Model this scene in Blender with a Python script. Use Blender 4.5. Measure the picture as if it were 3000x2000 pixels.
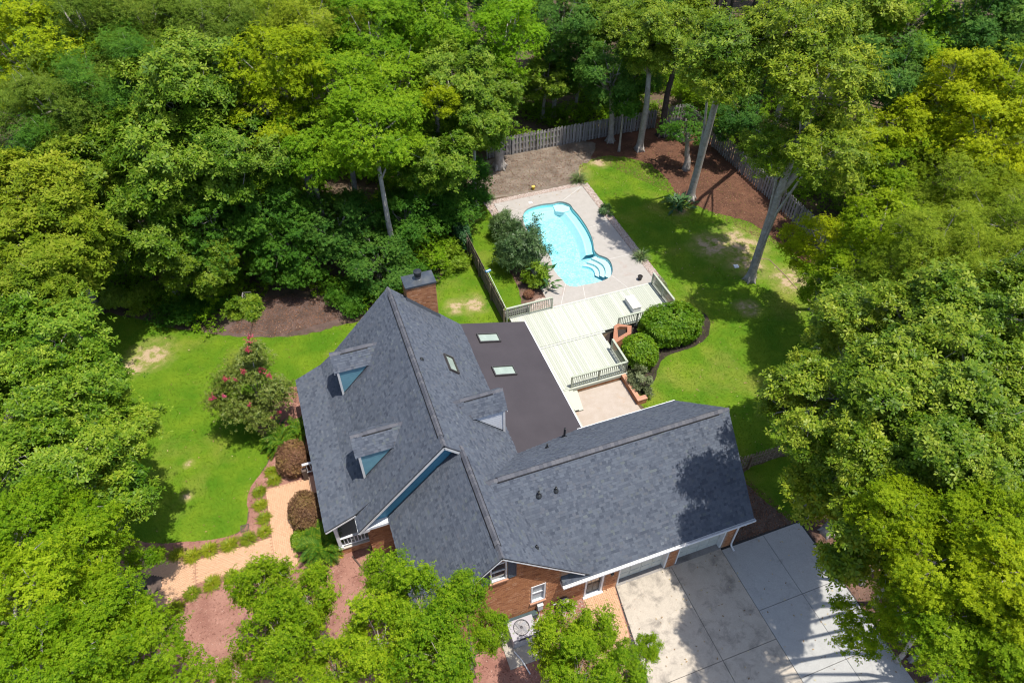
import bpy, bmesh, math, random
import numpy as np
from mathutils import Vector, Matrix

# ------------------------------------------------------------------ scene, camera, light
for o in list(bpy.data.objects):
    bpy.data.objects.remove(o)
scn = bpy.context.scene
COL = scn.collection
R = math.radians

cam_d = bpy.data.cameras.new('camera')
cam_d.sensor_width = 36.0
cam_d.lens = 36.0 * 2040.0 / 3000.0
cam_d.clip_end = 2000
cam = bpy.data.objects.new('camera', cam_d)
cam.location = (0, 0, 34.0)
cam.rotation_euler = (R(90 - 45.8), 0, -R(19.88))
COL.objects.link(cam)
scn.camera = cam

SUN = Vector((0.19, -0.19, 1.0)).normalized()
w = bpy.data.worlds.new('World')
scn.world = w
w.use_nodes = True
wn = w.node_tree
bg = wn.nodes['Background']
sky = wn.nodes.new('ShaderNodeTexSky')
sky.sky_type = 'NISHITA'
sky.sun_disc = False
sky.sun_elevation = math.asin(SUN.z)
sky.sun_rotation = math.atan2(SUN.x, SUN.y)
sky.air_density = 1.0
sky.dust_density = 1.5
wn.links.new(sky.outputs[0], bg.inputs[0])
bg.inputs[1].default_value = 0.15
sun_d = bpy.data.lights.new('sun', 'SUN')
sun_d.energy = 4.4
sun_d.angle = R(0.55)
sun_d.color = (1.0, 0.95, 0.86)
sun = bpy.data.objects.new('sun', sun_d)
sun.rotation_euler = SUN.to_track_quat('Z', 'Y').to_euler()
sun.location = (10, 10, 60)
COL.objects.link(sun)
scn.view_settings.view_transform = 'Standard'
scn.view_settings.look = 'None'
scn.view_settings.exposure = 0.68
scn.view_settings.gamma = 1.0
scn.view_settings.use_curve_mapping = False
scn.cycles.filter_width = 1.15
scn.cycles.max_bounces = 8
scn.cycles.diffuse_bounces = 5
scn.cycles.glossy_bounces = 2
scn.cycles.transmission_bounces = 6
scn.cycles.transparent_max_bounces = 8
scn.cycles.caustics_reflective = False
scn.cycles.caustics_refractive = False

rng = np.random.default_rng(11)
random.seed(11)

# ------------------------------------------------------------------ materials
MATS = {}
ALB = .8          # darker surfaces, brighter exposure: the shade opens up
def _nt(name):
    m = bpy.data.materials.new(name)
    m.use_nodes = True
    nt = m.node_tree
    return m, nt, nt.nodes['Principled BSDF']

def _mixc(nt, a, b, fac):
    mx = nt.nodes.new('ShaderNodeMix'); mx.data_type = 'RGBA'
    for i, v in ((6, a), (7, b)):
        if isinstance(v, tuple): mx.inputs[i].default_value = (*v, 1)
        else: nt.links.new(v, mx.inputs[i])
    if isinstance(fac, float): mx.inputs[0].default_value = fac
    else: nt.links.new(fac, mx.inputs[0])
    return mx.outputs[2]

def _noise(nt, scale, detail=4, rough=.55, pos='world', dist=0.0):
    n = nt.nodes.new('ShaderNodeTexNoise')
    n.inputs['Scale'].default_value = scale
    n.inputs['Detail'].default_value = detail
    n.inputs['Roughness'].default_value = rough
    n.inputs['Distortion'].default_value = dist
    if pos == 'world':
        g = nt.nodes.new('ShaderNodeNewGeometry')
        nt.links.new(g.outputs['Position'], n.inputs['Vector'])
    else:
        t = nt.nodes.new('ShaderNodeTexCoord')
        nt.links.new(t.outputs['Object'], n.inputs['Vector'])
    return n.outputs['Fac']

def _range(nt, v, a, b):
    r = nt.nodes.new('ShaderNodeMapRange')
    r.inputs[1].default_value = a; r.inputs[2].default_value = b
    nt.links.new(v, r.inputs[0])
    return r.outputs[0]

def _bump(nt, bs, h, strength, dist):
    b = nt.nodes.new('ShaderNodeBump')
    b.inputs['Strength'].default_value = strength
    b.inputs['Distance'].default_value = dist
    nt.links.new(h, b.inputs['Height'])
    nt.links.new(b.outputs[0], bs.inputs['Normal'])

def plain(name, c1, c2=None, scale=6.0, rough=.7, spec=.3, bump=0.0, bdist=.01, metal=0.0, pos='world', fine=40.0, lo=.35, hi=.65):
    """two tones mixed by noise, plus a finer grain"""
    if name in MATS: return MATS[name]
    m, nt, bs = _nt(name)
    if c2 is None: c2 = tuple(v * .8 for v in c1)
    c1 = tuple(v * ALB for v in c1); c2 = tuple(v * ALB for v in c2)
    f = _range(nt, _noise(nt, scale, 5, .6, pos), lo, hi)
    c = _mixc(nt, c1, c2, f)
    g = _range(nt, _noise(nt, fine, 3, .6, pos), .25, .75)
    d = nt.nodes.new('ShaderNodeHueSaturation')
    nt.links.new(c, d.inputs['Color'])
    mr = nt.nodes.new('ShaderNodeMapRange'); mr.inputs[3].default_value = .82; mr.inputs[4].default_value = 1.16
    nt.links.new(g, mr.inputs[0]); nt.links.new(mr.outputs[0], d.inputs['Value'])
    nt.links.new(d.outputs[0], bs.inputs['Base Color'])
    bs.inputs['Roughness'].default_value = rough
    bs.inputs['Specular IOR Level'].default_value = spec
    bs.inputs['Metallic'].default_value = metal
    if bump: _bump(nt, bs, _noise(nt, fine, 4, .6, pos), bump, bdist)
    MATS[name] = m
    return m

def toned(name, stops, rough=.85, spec=.2, grain=60.0, gv=.18, bump=.3, big=0.0):
    """colour from the per-face 'tone' attribute"""
    if name in MATS: return MATS[name]
    m, nt, bs = _nt(name)
    a = nt.nodes.new('ShaderNodeAttribute'); a.attribute_name = 'tone'
    cr = nt.nodes.new('ShaderNodeValToRGB')
    el = cr.color_ramp.elements
    while len(el) < len(stops): el.new(.5)
    for e, (p, c) in zip(el, stops):
        e.position = p; e.color = (*(v * ALB for v in c), 1)
    nt.links.new(a.outputs['Fac'], cr.inputs[0])
    hs = nt.nodes.new('ShaderNodeHueSaturation')
    nt.links.new(cr.outputs[0], hs.inputs['Color'])
    mr = nt.nodes.new('ShaderNodeMapRange')
    mr.inputs[1].default_value = .3; mr.inputs[2].default_value = .7
    mr.inputs[3].default_value = 1 - gv; mr.inputs[4].default_value = 1 + gv
    nt.links.new(_noise(nt, grain, 3), mr.inputs[0])
    val = mr.outputs[0]
    if big:
        m2 = nt.nodes.new('ShaderNodeMapRange')
        m2.inputs[1].default_value = .3; m2.inputs[2].default_value = .7
        m2.inputs[3].default_value = 1 - big; m2.inputs[4].default_value = 1 + big
        nt.links.new(_noise(nt, .5, 4), m2.inputs[0])
        mm = nt.nodes.new('ShaderNodeMath'); mm.operation = 'MULTIPLY'
        nt.links.new(val, mm.inputs[0]); nt.links.new(m2.outputs[0], mm.inputs[1])
        val = mm.outputs[0]
    nt.links.new(val, hs.inputs['Value'])
    nt.links.new(hs.outputs[0], bs.inputs['Base Color'])
    bs.inputs['Roughness'].default_value = rough
    bs.inputs['Specular IOR Level'].default_value = spec
    if bump: _bump(nt, bs, _noise(nt, grain * 2, 3), bump, .004)
    MATS[name] = m
    return m

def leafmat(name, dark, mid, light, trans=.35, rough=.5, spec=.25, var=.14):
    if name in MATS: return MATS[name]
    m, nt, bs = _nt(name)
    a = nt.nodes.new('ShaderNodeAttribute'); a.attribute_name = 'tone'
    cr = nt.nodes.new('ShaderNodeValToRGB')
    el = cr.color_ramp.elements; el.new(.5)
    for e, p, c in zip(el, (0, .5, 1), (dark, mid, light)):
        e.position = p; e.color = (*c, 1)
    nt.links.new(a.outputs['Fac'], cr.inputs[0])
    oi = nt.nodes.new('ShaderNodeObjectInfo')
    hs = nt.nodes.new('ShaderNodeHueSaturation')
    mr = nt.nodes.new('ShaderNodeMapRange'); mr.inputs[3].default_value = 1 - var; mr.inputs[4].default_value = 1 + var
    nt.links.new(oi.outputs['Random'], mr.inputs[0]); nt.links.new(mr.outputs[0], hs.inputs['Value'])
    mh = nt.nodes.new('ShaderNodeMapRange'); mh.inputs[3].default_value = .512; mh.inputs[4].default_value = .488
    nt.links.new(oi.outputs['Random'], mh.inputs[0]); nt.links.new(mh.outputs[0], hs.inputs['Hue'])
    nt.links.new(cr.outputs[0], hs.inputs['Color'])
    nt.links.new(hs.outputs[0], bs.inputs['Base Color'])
    bs.inputs['Roughness'].default_value = rough
    bs.inputs['Specular IOR Level'].default_value = spec
    tr = nt.nodes.new('ShaderNodeBsdfTranslucent')
    tc = nt.nodes.new('ShaderNodeHueSaturation'); tc.inputs['Value'].default_value = 1.5; tc.inputs['Hue'].default_value = .488
    nt.links.new(hs.outputs[0], tc.inputs['Color']); nt.links.new(tc.outputs[0], tr.inputs[0])
    mx = nt.nodes.new('ShaderNodeMixShader'); mx.inputs[0].default_value = trans
    nt.links.new(bs.outputs[0], mx.inputs[1]); nt.links.new(tr.outputs[0], mx.inputs[2])
    nt.links.new(mx.outputs[0], nt.nodes['Material Output'].inputs[0])
    MATS[name] = m
    return m

# ------------------------------------------------------------------ object helpers
def tag(o, label=None, cat=None, group=None, kind=None):
    if label: o['label'] = label
    if cat: o['category'] = cat
    if group: o['group'] = group
    if kind: o['kind'] = kind
    return o

def thing(name, label, cat, loc=(0, 0, 0), group=None):
    o = bpy.data.objects.new(name, None)
    COL.objects.link(o)
    o.location = loc
    o.empty_display_size = .3
    return tag(o, label, cat, group)

def rootloc(p):
    v = Vector((0, 0, 0))
    while p is not None:
        v += p.location
        p = p.parent
    return v

def put(name, mesh, parent=None, loc=(0, 0, 0), rot=(0, 0, 0), scale=(1, 1, 1), mat=None):
    """mesh is shared; loc is in world space"""
    o = bpy.data.objects.new(name, mesh)
    COL.objects.link(o)
    o.parent = parent
    o.location = Vector(loc) - rootloc(parent)
    if isinstance(rot, Matrix): o.rotation_euler = rot.to_euler()
    else: o.rotation_euler = rot
    o.scale = scale
    if mat is not None:
        o.material_slots[0].link = 'OBJECT'
        o.material_slots[0].material = mat
    return o

def V3(v): return np.array(v, float)
def unit(v):
    v = np.asarray(v, float)
    return v / max(1e-9, np.linalg.norm(v))

class MB:
    def __init__(s): s.v = []; s.f = []; s.t = []
    def add(s, vs, fs, tone=.5):
        n = len(s.v)
        s.v.extend([tuple(map(float, p)) for p in vs])
        for f in fs:
            s.f.append([n + i for i in f]); s.t.append(tone)
        return s
    def quad(s, a, b, c, d, tone=.5): return s.add([a, b, c, d], [(0, 1, 2, 3)], tone)
    def obox(s, o, x, y, z, tone=.5):
        """corner o, edge vectors x y z (right-handed)"""
        o, x, y, z = map(V3, (o, x, y, z))
        p = [o, o + x, o + x + y, o + y]
        return s.add(p + [q + z for q in p], [(3, 2, 1, 0), (4, 5, 6, 7), (0, 1, 5, 4), (1, 2, 6, 5), (2, 3, 7, 6), (3, 0, 4, 7)], tone)
    def box(s, x0, y0, z0, x1, y1, z1, tone=.5):
        return s.obox((x0, y0, z0), (x1 - x0, 0, 0), (0, y1 - y0, 0), (0, 0, z1 - z0), tone)
    def bar(s, p, q, wd, ht, up=(0, 0, 1), tone=.5):
        p, q = V3(p), V3(q); d = q - p
        sd = unit(np.cross(d, up)) * wd; u = unit(np.cross(sd, d)) * ht
        return s._bar(p, d, sd, u, tone)
    def _bar(s, p, d, sd, u, tone):
        o = p - sd / 2 - u / 2
        c = [o, o + sd, o + sd + u, o + u]
        return s.add(c + [q + d for q in c], [(0, 1, 2, 3), (7, 6, 5, 4), (4, 5, 1, 0), (5, 6, 2, 1), (6, 7, 3, 2), (7, 4, 0, 3)], tone)
    def tube(s, pts, rad, n=8, tone=.5, cap=True):
        pts = [V3(p) for p in pts]
        if not hasattr(rad, '__len__'): rad = [rad] * len(pts)
        rings = []
        prev = None
        for i, p in enumerate(pts):
            d = unit(pts[min(i + 1, len(pts) - 1)] - pts[max(i - 1, 0)])
            a = np.cross(d, (0, 0, 1)) if abs(d[2]) < .95 else np.cross(d, (1, 0, 0))
            if prev is not None: a = prev - d * (prev @ d)
            a = unit(a); prev = a
            b = np.cross(d, a)
            rings.append([p + rad[i] * (math.cos(t) * a + math.sin(t) * b) for t in np.linspace(0, 2 * math.pi, n, endpoint=False)])
        vs = [q for r_ in rings for q in r_]
        fs = [(i * n + j, i * n + (j + 1) % n, (i + 1) * n + (j + 1) % n, (i + 1) * n + j) for i in range(len(pts) - 1) for j in range(n)]
        if cap:
            fs.append(tuple(range(n - 1, -1, -1))); fs.append(tuple((len(pts) - 1) * n + j for j in range(n)))
        return s.add(vs, fs, tone)
    def prism(s, poly, z0, z1, tone=.5):
        n = len(poly)
        vs = [(x, y, z0) for x, y in poly] + [(x, y, z1) for x, y in poly]
        fs = [tuple(range(n - 1, -1, -1)), tuple(range(n, 2 * n))] + [(i, (i + 1) % n, n + (i + 1) % n, n + i) for i in range(n)]
        return s.add(vs, fs, tone)
    def lathe(s, prof, c=(0, 0, 0), n=20, tone=.5):
        vs = []
        for r_, z in prof:
            for t in np.linspace(0, 2 * math.pi, n, endpoint=False):
                vs.append((c[0] + r_ * math.cos(t), c[1] + r_ * math.sin(t), c[2] + z))
        fs = [(i * n + j, i * n + (j + 1) % n, (i + 1) * n + (j + 1) % n, (i + 1) * n + j) for i in range(len(prof) - 1) for j in range(n)]
        return s.add(vs, fs, tone)
    def mesh(s, name, mat, shift=(0, 0, 0), smooth=False):
        me = bpy.data.meshes.new(name)
        v = np.array(s.v, float).reshape(-1, 3) - np.array(shift)
        me.from_pydata(v.tolist(), [], s.f)
        at = me.attributes.new('tone', 'FLOAT', 'FACE')
        at.data.foreach_set('value', np.array(s.t, np.float32))
        if mat is not None: me.materials.append(mat)
        if smooth: me.shade_smooth()
        me.update()
        return me
    def build(s, name, mat, parent=None, kind=None, smooth=False, bevel=0):
        sh = rootloc(parent)
        o = bpy.data.objects.new(name, s.mesh(name, mat, tuple(sh), smooth))
        COL.objects.link(o)
        o.parent = parent
        if kind: o['kind'] = kind
        if bevel:
            b = o.modifiers.new('bevel', 'BEVEL'); b.width = bevel; b.segments = 2; b.limit_method = 'ANGLE'
        return o

def fastmesh(name, verts, k, tones, mat):
    """verts (N*k,3): N faces of k corners"""
    me = bpy.data.meshes.new(name)
    nv = len(verts); nf = nv // k
    me.vertices.add(nv); me.loops.add(nv); me.polygons.add(nf)
    me.vertices.foreach_set('co', verts.astype(np.float32).ravel())
    me.loops.foreach_set('vertex_index', np.arange(nv, dtype=np.int32))
    me.polygons.foreach_set('loop_start', np.arange(0, nv, k, dtype=np.int32))
    me.polygons.foreach_set('loop_total', np.full(nf, k, np.int32))
    at = me.attributes.new('tone', 'FLOAT', 'FACE')
    at.data.foreach_set('value', np.clip(tones, 0, 1).astype(np.float32))
    me.materials.append(mat)
    me.update()
    me.validate()
    return me

def link(name, me, parent=None, kind=None, loc=None):
    o = bpy.data.objects.new(name, me)
    COL.objects.link(o); o.parent = parent
    if loc is not None: o.location = loc
    if kind: o['kind'] = kind
    return o

def smooth_loop(pts, step=.35, jit=0.0, seed=1):
    """closed Catmull-Rom through pts, resampled"""
    P = np.array(pts, float); n = len(P); out = []
    r = np.random.default_rng(seed)
    for i in range(n):
        a, b, c, d = P[i - 1], P[i], P[(i + 1) % n], P[(i + 2) % n]
        m = max(1, int(np.linalg.norm(c - b) / step))
        for t in np.arange(m) / m:
            out.append(.5 * ((2 * b) + (c - a) * t + (2 * a - 5 * b + 4 * c - d) * t * t + (3 * b - a - 3 * c + d) * t ** 3))
    out = np.array(out)
    if jit: out = out + r.normal(0, jit, out.shape)
    return out

def sheet(name, loops, z, mat, kind='structure', wall=0.0, parent=None, label=None):
    """flat polygon (first loop outer, others holes) with optional side walls"""
    bm = bmesh.new(); edges = []
    allv = []
    for lp in loops:
        vs = [bm.verts.new((float(x), float(y), z)) for x, y in lp]
        allv.append(vs)
        for i in range(len(vs)): edges.append(bm.edges.new((vs[i], vs[(i + 1) % len(vs)])))
    bmesh.ops.triangle_fill(bm, use_beauty=True, use_dissolve=False, edges=edges, normal=(0, 0, 1))
    for f in bm.faces:
        if f.normal.z < 0: f.normal_flip()
    if wall:
        for vs in allv:
            lo = [bm.verts.new((v.co.x, v.co.y, z - wall)) for v in vs]
            for i in range(len(vs)):
                j = (i + 1) % len(vs)
                bm.faces.new((vs[i], vs[j], lo[j], lo[i]))
        bmesh.ops.recalc_face_normals(bm, faces=[f for f in bm.faces if abs(f.normal.z) < .5])
    me = bpy.data.meshes.new(name)
    sh = rootloc(parent)
    bmesh.ops.translate(bm, verts=bm.verts, vec=-sh)
    bm.to_mesh(me); bm.free()
    me.materials.append(mat)
    return link(name, me, parent, kind)

def inpoly(pts, poly):
    pts = np.asarray(pts, float); poly = np.asarray(poly, float)
    x, y = pts[:, 0], pts[:, 1]; c = np.zeros(len(pts), bool)
    j = len(poly) - 1
    for i in range(len(poly)):
        xi, yi = poly[i]; xj, yj = poly[j]
        t = ((yi > y) != (yj > y)) & (x < (xj - xi) * (y - yi) / (yj - yi + 1e-12) + xi)
        c ^= t; j = i
    return c

# ------------------------------------------------------------------ ground
M_floor = plain('forest_floor', (.15, .10, .07), (.085, .07, .045), 1.3, .95, .1, .6, .03, fine=14)
M_soil = plain('bare_soil', (.25, .205, .165), (.15, .12, .095), .9, .95, .1, .4, .02, fine=22)
M_mulch = plain('red_mulch', (.36, .19, .145), (.26, .125, .095), 1.1, .95, .1, .9, .03, fine=26)
M_bark = plain('pine_straw', (.165, .08, .05), (.10, .05, .034), .9, .95, .1, .8, .03, fine=24)
M_dirtmulch = plain('dark_mulch', (.06, .045, .038), (.035, .027, .024), 2, .95, .1, .8, .03, fine=26)

def lawn_mat():
    m, nt, bs = _nt('lawn_turf')
    base = _mixc(nt, (.052, .124, .003), (.106, .168, .007), _range(nt, _noise(nt, .55, 5, .6), .35, .68))
    yel = _mixc(nt, base, (.19, .18, .035), _range(nt, _noise(nt, .23, 5, .6), .52, .85))
    # worn spots with their own ragged shape
    g = nt.nodes.new('ShaderNodeNewGeometry')
    acc = None
    for (x, y, r) in SPOTS:
        d = nt.nodes.new('ShaderNodeVectorMath'); d.operation = 'DISTANCE'
        nt.links.new(g.outputs['Position'], d.inputs[0]); d.inputs[1].default_value = (x, y, 0)
        mr = nt.nodes.new('ShaderNodeMapRange'); mr.inputs[1].default_value = r; mr.inputs[2].default_value = r * .15
        nt.links.new(d.outputs['Value'], mr.inputs[0])
        if acc is None: acc = mr.outputs[0]
        else:
            mx = nt.nodes.new('ShaderNodeMath'); mx.operation = 'MAXIMUM'
            nt.links.new(acc, mx.inputs[0]); nt.links.new(mr.outputs[0], mx.inputs[1]); acc = mx.outputs[0]
    mm = nt.nodes.new('ShaderNodeMath'); mm.operation = 'MULTIPLY'
    nt.links.new(acc, mm.inputs[0])
    nt.links.new(_range(nt, _noise(nt, 1.5, 6, .65), .25, .6), mm.inputs[1])
    dead = _mixc(nt, (.21, .19, .06), (.32, .24, .15), _range(nt, mm.outputs[0], .45, .8))
    c = _mixc(nt, yel, dead, _range(nt, mm.outputs[0], .12, .72))
    hs = nt.nodes.new('ShaderNodeHueSaturation')
    mr = nt.nodes.new('ShaderNodeMapRange'); mr.inputs[1].default_value = .3; mr.inputs[2].default_value = .7
    mr.inputs[3].default_value = .72; mr.inputs[4].default_value = 1.3
    nt.links.new(_noise(nt, 30, 5, .75), mr.inputs[0]); nt.links.new(mr.outputs[0], hs.inputs['Value'])
    nt.links.new(c, hs.inputs['Color'])
    nt.links.new(hs.outputs[0], bs.inputs['Base Color'])
    bs.inputs['Roughness'].default_value = .85; bs.inputs['Specular IOR Level'].default_value = .15
    _bump(nt, bs, _noise(nt, 45, 4, .7), .4, .02)
    return m
SPOTS = [(-11.9, 38.1, 2.4), (-13.0, 37.4, 1.6), (9.9, 35.5, 1.6), (8.6, 35.7, 1.3), (-9.8, 28.1, .5), (-10.0, 25.9, .6),
         (31.8, 35.2, 3.4), (29.6, 35.6, 2.6), (31.0, 32.6, 2.6), (33, 30, 2.6), (23.5, 49.0, 2.3), (26.4, 49.8, 1.6), (29.6, 40.6, 1.2), (12.6, 46, 1.6), (28.2, 28.5, 1.4)]
M_lawn = lawn_mat()

big = 260
POOLHOLE = [(15.9, 34.0), (22.3, 34.0), (22.3, 46.3), (15.9, 46.3)]
sheet('ground', [[(-big, -120), (big, -120), (big, big + 60), (-big, big + 60)], POOLHOLE], 0.0, M_floor)

FRONT = [(-15.7, 43.5), (-13.2, 42.4), (-10.4, 40.3), (-8.4, 39.1), (-6.8, 38.2), (-3.8, 37.1), (-.9, 36.7), (2, 36.6), (5, 36.9), (8, 38.5), (9.9, 41.2), (11.2, 41),
         (11.25, 36), (11.25, 30.2), (4, 30.2), (-2.6, 30.2), (-3.2, 32), (-4.3, 32.0), (-5.7, 31.1), (-6.2, 30.1), (-5.5, 28.6), (-5.4, 26.8), (-6.5, 25.4), (-6.85, 24.3), (-6.9, 23.2), (-7.5, 22.6), (-8.9, 22.7), (-10.9, 23.2), (-12.2, 23.7),
         (-13.8, 24.3), (-17, 26.5), (-19, 32), (-18.5, 40)]
BACK = [(11.5, 47.5), (14.6, 47.2), (14.4, 44), (14.1, 40), (13.9, 36), (13.2, 33.2), (11.5, 33.0)]
YARD = [(23.9, 48.4), (25.5, 50.2), (27.9, 50.4), (30, 48.7), (30.8, 46), (30.7, 42), (32.2, 39.3), (34, 37.3), (35, 33), (35.5, 28), (34, 22), (30, 17.4), (24, 17.3), (17.3, 17.4), (17.3, 21.2), (16.9, 23), (17.2, 25.2), (19, 26), (23, 29.2), (23.9, 33), (23.95, 40)]
SIDE = [(20.2, 16.6), (24.6, 16.4), (25.6, 14.2), (24.0, 12.9), (21.4, 13.0), (20.7, 13.6)]
LAWNS = [('lawn_front', FRONT, 3), ('lawn_strip', BACK, 4), ('lawn_back', YARD, 5), ('lawn_side', SIDE, 6)]
LOOPS = {}
for nm, pts, sd in LAWNS:
    lp = smooth_loop(pts, .3, .1 if nm == 'lawn_back' else .04, sd)
    LOOPS[nm] = lp
    sheet(nm, [lp], .008, M_lawn)

MULCH = FRONT[15:29] + [(-13.8, 24.3), (-22, 24), (-26, 12), (-14, 2), (9.9, 0), (10.2, 9), (10.35, 13.0), (-.5, 13.2), (-.5, 20), (-2.6, 20)]
sheet('mulch_bed', [smooth_loop(MULCH, .4, .03, 8)], .012, M_mulch)
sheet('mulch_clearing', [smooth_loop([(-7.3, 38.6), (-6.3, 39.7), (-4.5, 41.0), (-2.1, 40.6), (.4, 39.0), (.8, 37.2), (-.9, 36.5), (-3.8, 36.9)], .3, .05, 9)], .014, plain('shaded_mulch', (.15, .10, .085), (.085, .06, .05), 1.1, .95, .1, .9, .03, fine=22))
sheet('soil_strip', [smooth_loop([(15.3, 47.6), (23.5, 47.3), (25.5, 50.0), (27, 53.4), (17.5, 53.6), (14, 50), (13.8, 48)], .4, .06, 10)], .006, M_soil)
sheet('straw_bed', [smooth_loop([(27, 53.5), (37.3, 53.5), (37.3, 35), (36, 30), (34, 33), (33.6, 37), (31.8, 39.5), (30.5, 42), (30.6, 46), (29.6, 48.6), (27.6, 50.4), (26, 50.8)], .4, .08, 12)], .005, M_bark)
sheet('mulch_side', [smooth_loop([(17.0, 16.8), (20.1, 16.6), (20.6, 13.8), (21.3, 12.9), (17.0, 12.95)], .3, .03, 13)], .006, plain('grey_mulch', (.17, .125, .10), (.10, .075, .062), 1.5, .95, .1, .8, .03, fine=26))
sheet('mulch_drive_edge', [smooth_loop([(21.3, 13), (24, 12.9), (30, 14), (30, -4), (20.5, -4), (21.05, 4), (21.25, 9)], .5, .05, 14)], .006, plain('brown_mulch', (.20, .12, .09), (.12, .075, .06), 1.2, .95, .1, .8, .03, fine=24))
sheet('mulch_hedge', [smooth_loop([(17.1, 24.2), (17.2, 29.2), (22.5, 30), (24.7, 29.6), (24.9, 28.2), (23.9, 26.9), (22.4, 26.4), (20.2, 26.2), (18.6, 24.6)], .3, .03, 15)], .016, M_dirtmulch)
sheet('mulch_pool', [smooth_loop([(13.2, 33.3), (15.4, 33.2), (15.8, 37), (15.3, 42), (14.3, 42.4), (13.7, 40), (13.5, 36)], .3, .04, 16)], .014, plain('brown_mulch', (.2, .12, .09)))

# shredded chips lying on the mulch
def chips(lp, n, mat, label, seed, z=.016):
    r = np.random.default_rng(seed); lp = np.asarray(lp, float)
    p = r.uniform(lp.min(0), lp.max(0), (n * 3, 2)); p = p[inpoly(p, lp)][:n]; n = len(p)
    a = r.uniform(0, 6.28, n); L = r.uniform(.02, .06, n); W = r.uniform(.008, .016, n)
    d = np.c_[np.cos(a), np.sin(a), r.normal(0, .25, n)] * L[:, None]; s = np.c_[-np.sin(a), np.cos(a), r.normal(0, .5, n)] * W[:, None]
    b = np.c_[p, z + r.uniform(.005, .03, n)]
    v = np.stack([b - d - s, b + d - s, b + d + s, b - d + s], 1).reshape(-1, 3)
    return tag(link('mulch_chips', fastmesh('mulch_chips', v, 4, r.beta(1.5, 2.2, n), mat), kind='stuff'), label, 'mulch')
M_chip = toned('red_chip', [(0, (.14, .06, .045)), (.4, (.32, .16, .12)), (.8, (.42, .25, .195)), (1, (.5, .36, .3))], .95, .1, 20, .1, 0)
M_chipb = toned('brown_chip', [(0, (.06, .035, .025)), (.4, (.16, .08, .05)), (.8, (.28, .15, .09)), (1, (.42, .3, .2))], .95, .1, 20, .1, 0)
chips(smooth_loop(MULCH, .5), 42000, M_chip, 'red wood chips covering the front mulch beds', 51)
chips([(26, 50.5), (37, 53.3), (37, 30), (34, 34), (30.7, 42)], 15000, M_chipb, 'brown pine straw and leaves along the right fence', 52, .008)
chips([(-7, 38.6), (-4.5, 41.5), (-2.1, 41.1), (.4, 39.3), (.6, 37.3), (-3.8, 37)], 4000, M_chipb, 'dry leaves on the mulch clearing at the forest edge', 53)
chips([(17, 16.8), (20.1, 16.5), (21.2, 13), (17, 13)], 2200, M_chipb, 'dry leaves on the mulch beside the garage', 54, .008)
chips([(21.4, 12.8), (27, 12.8), (27, -2), (21, -2)], 6000, M_chipb, 'dry leaves on the mulch right of the driveway', 55, .008)
chips([(14, 48), (23.4, 47.4), (26, 50.5), (27, 53.4), (17.5, 53.4)], 5000, M_chipb, 'dry leaves on the bare soil behind the pool', 56, .008)

# grass blades standing on the lawns
def grass(nm, lp, dens, seed):
    r = np.random.default_rng(seed)
    lo, hi = lp.min(0), lp.max(0)
    n = int((hi[0] - lo[0]) * (hi[1] - lo[1]) * dens)
    p = r.uniform(lo, hi, (n, 2))
    p = p[inpoly(p, lp)]
    keep = np.ones(len(p), bool)
    for (x, y, rad) in SPOTS:
        d = np.hypot(p[:, 0] - x, p[:, 1] - y)
        keep &= (d > rad) | (r.random(len(p)) < (d / rad) * .7)
    # nothing under the house
    keep &= ~((p[:, 0] > -2.5) & (p[:, 0] < 11.3) & (p[:, 1] < 29.9) & (p[:, 1] > 18))
    keep &= p[:, 1] < 46.5 + (nm != 'x') * 6
    p = p[keep]; n = len(p)
    a = r.uniform(0, 2 * np.pi, n); h = r.uniform(.035, .075, n); wd = r.uniform(.012, .022, n)
    lean = r.normal(0, .035, (n, 2))
    b = np.c_[p, np.full(n, .006)]
    s = np.c_[np.cos(a) * wd, np.sin(a) * wd, np.zeros(n)]
    t = b + np.c_[lean, h]
    v = np.stack([b - s, b + s, t], 1).reshape(-1, 3)
    nz = np.sin(p[:, 0] * .9 + 2 * np.sin(p[:, 1] * .37)) * np.sin(p[:, 1] * .7 + np.sin(p[:, 0] * .53)) * .5 + .5
    tn = np.clip(.35 * nz + r.uniform(0, .6, n), 0, 1)
    return tag(link('grass', fastmesh('grass', v, 3, tn, M_grass), kind='stuff'), 'short green turf grass of the ' + {'lawn_front': 'front lawn left of the house', 'lawn_strip': 'narrow strip between fence and pool', 'lawn_back': 'back lawn right of the pool', 'lawn_side': 'small patch beside the garage', 'soil_grass': 'bare ground behind the pool, thin and patchy'}[nm], 'grass')
M_grass = leafmat('grass_blades', (.05, .122, .003), (.088, .163, .004), (.16, .21, .014), .3, .6, .2, 0.0)
for nm, d in (('lawn_front', 190), ('lawn_strip', 190), ('lawn_back', 190), ('lawn_side', 190)):
    grass(nm, LOOPS[nm], d, len(nm))

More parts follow.
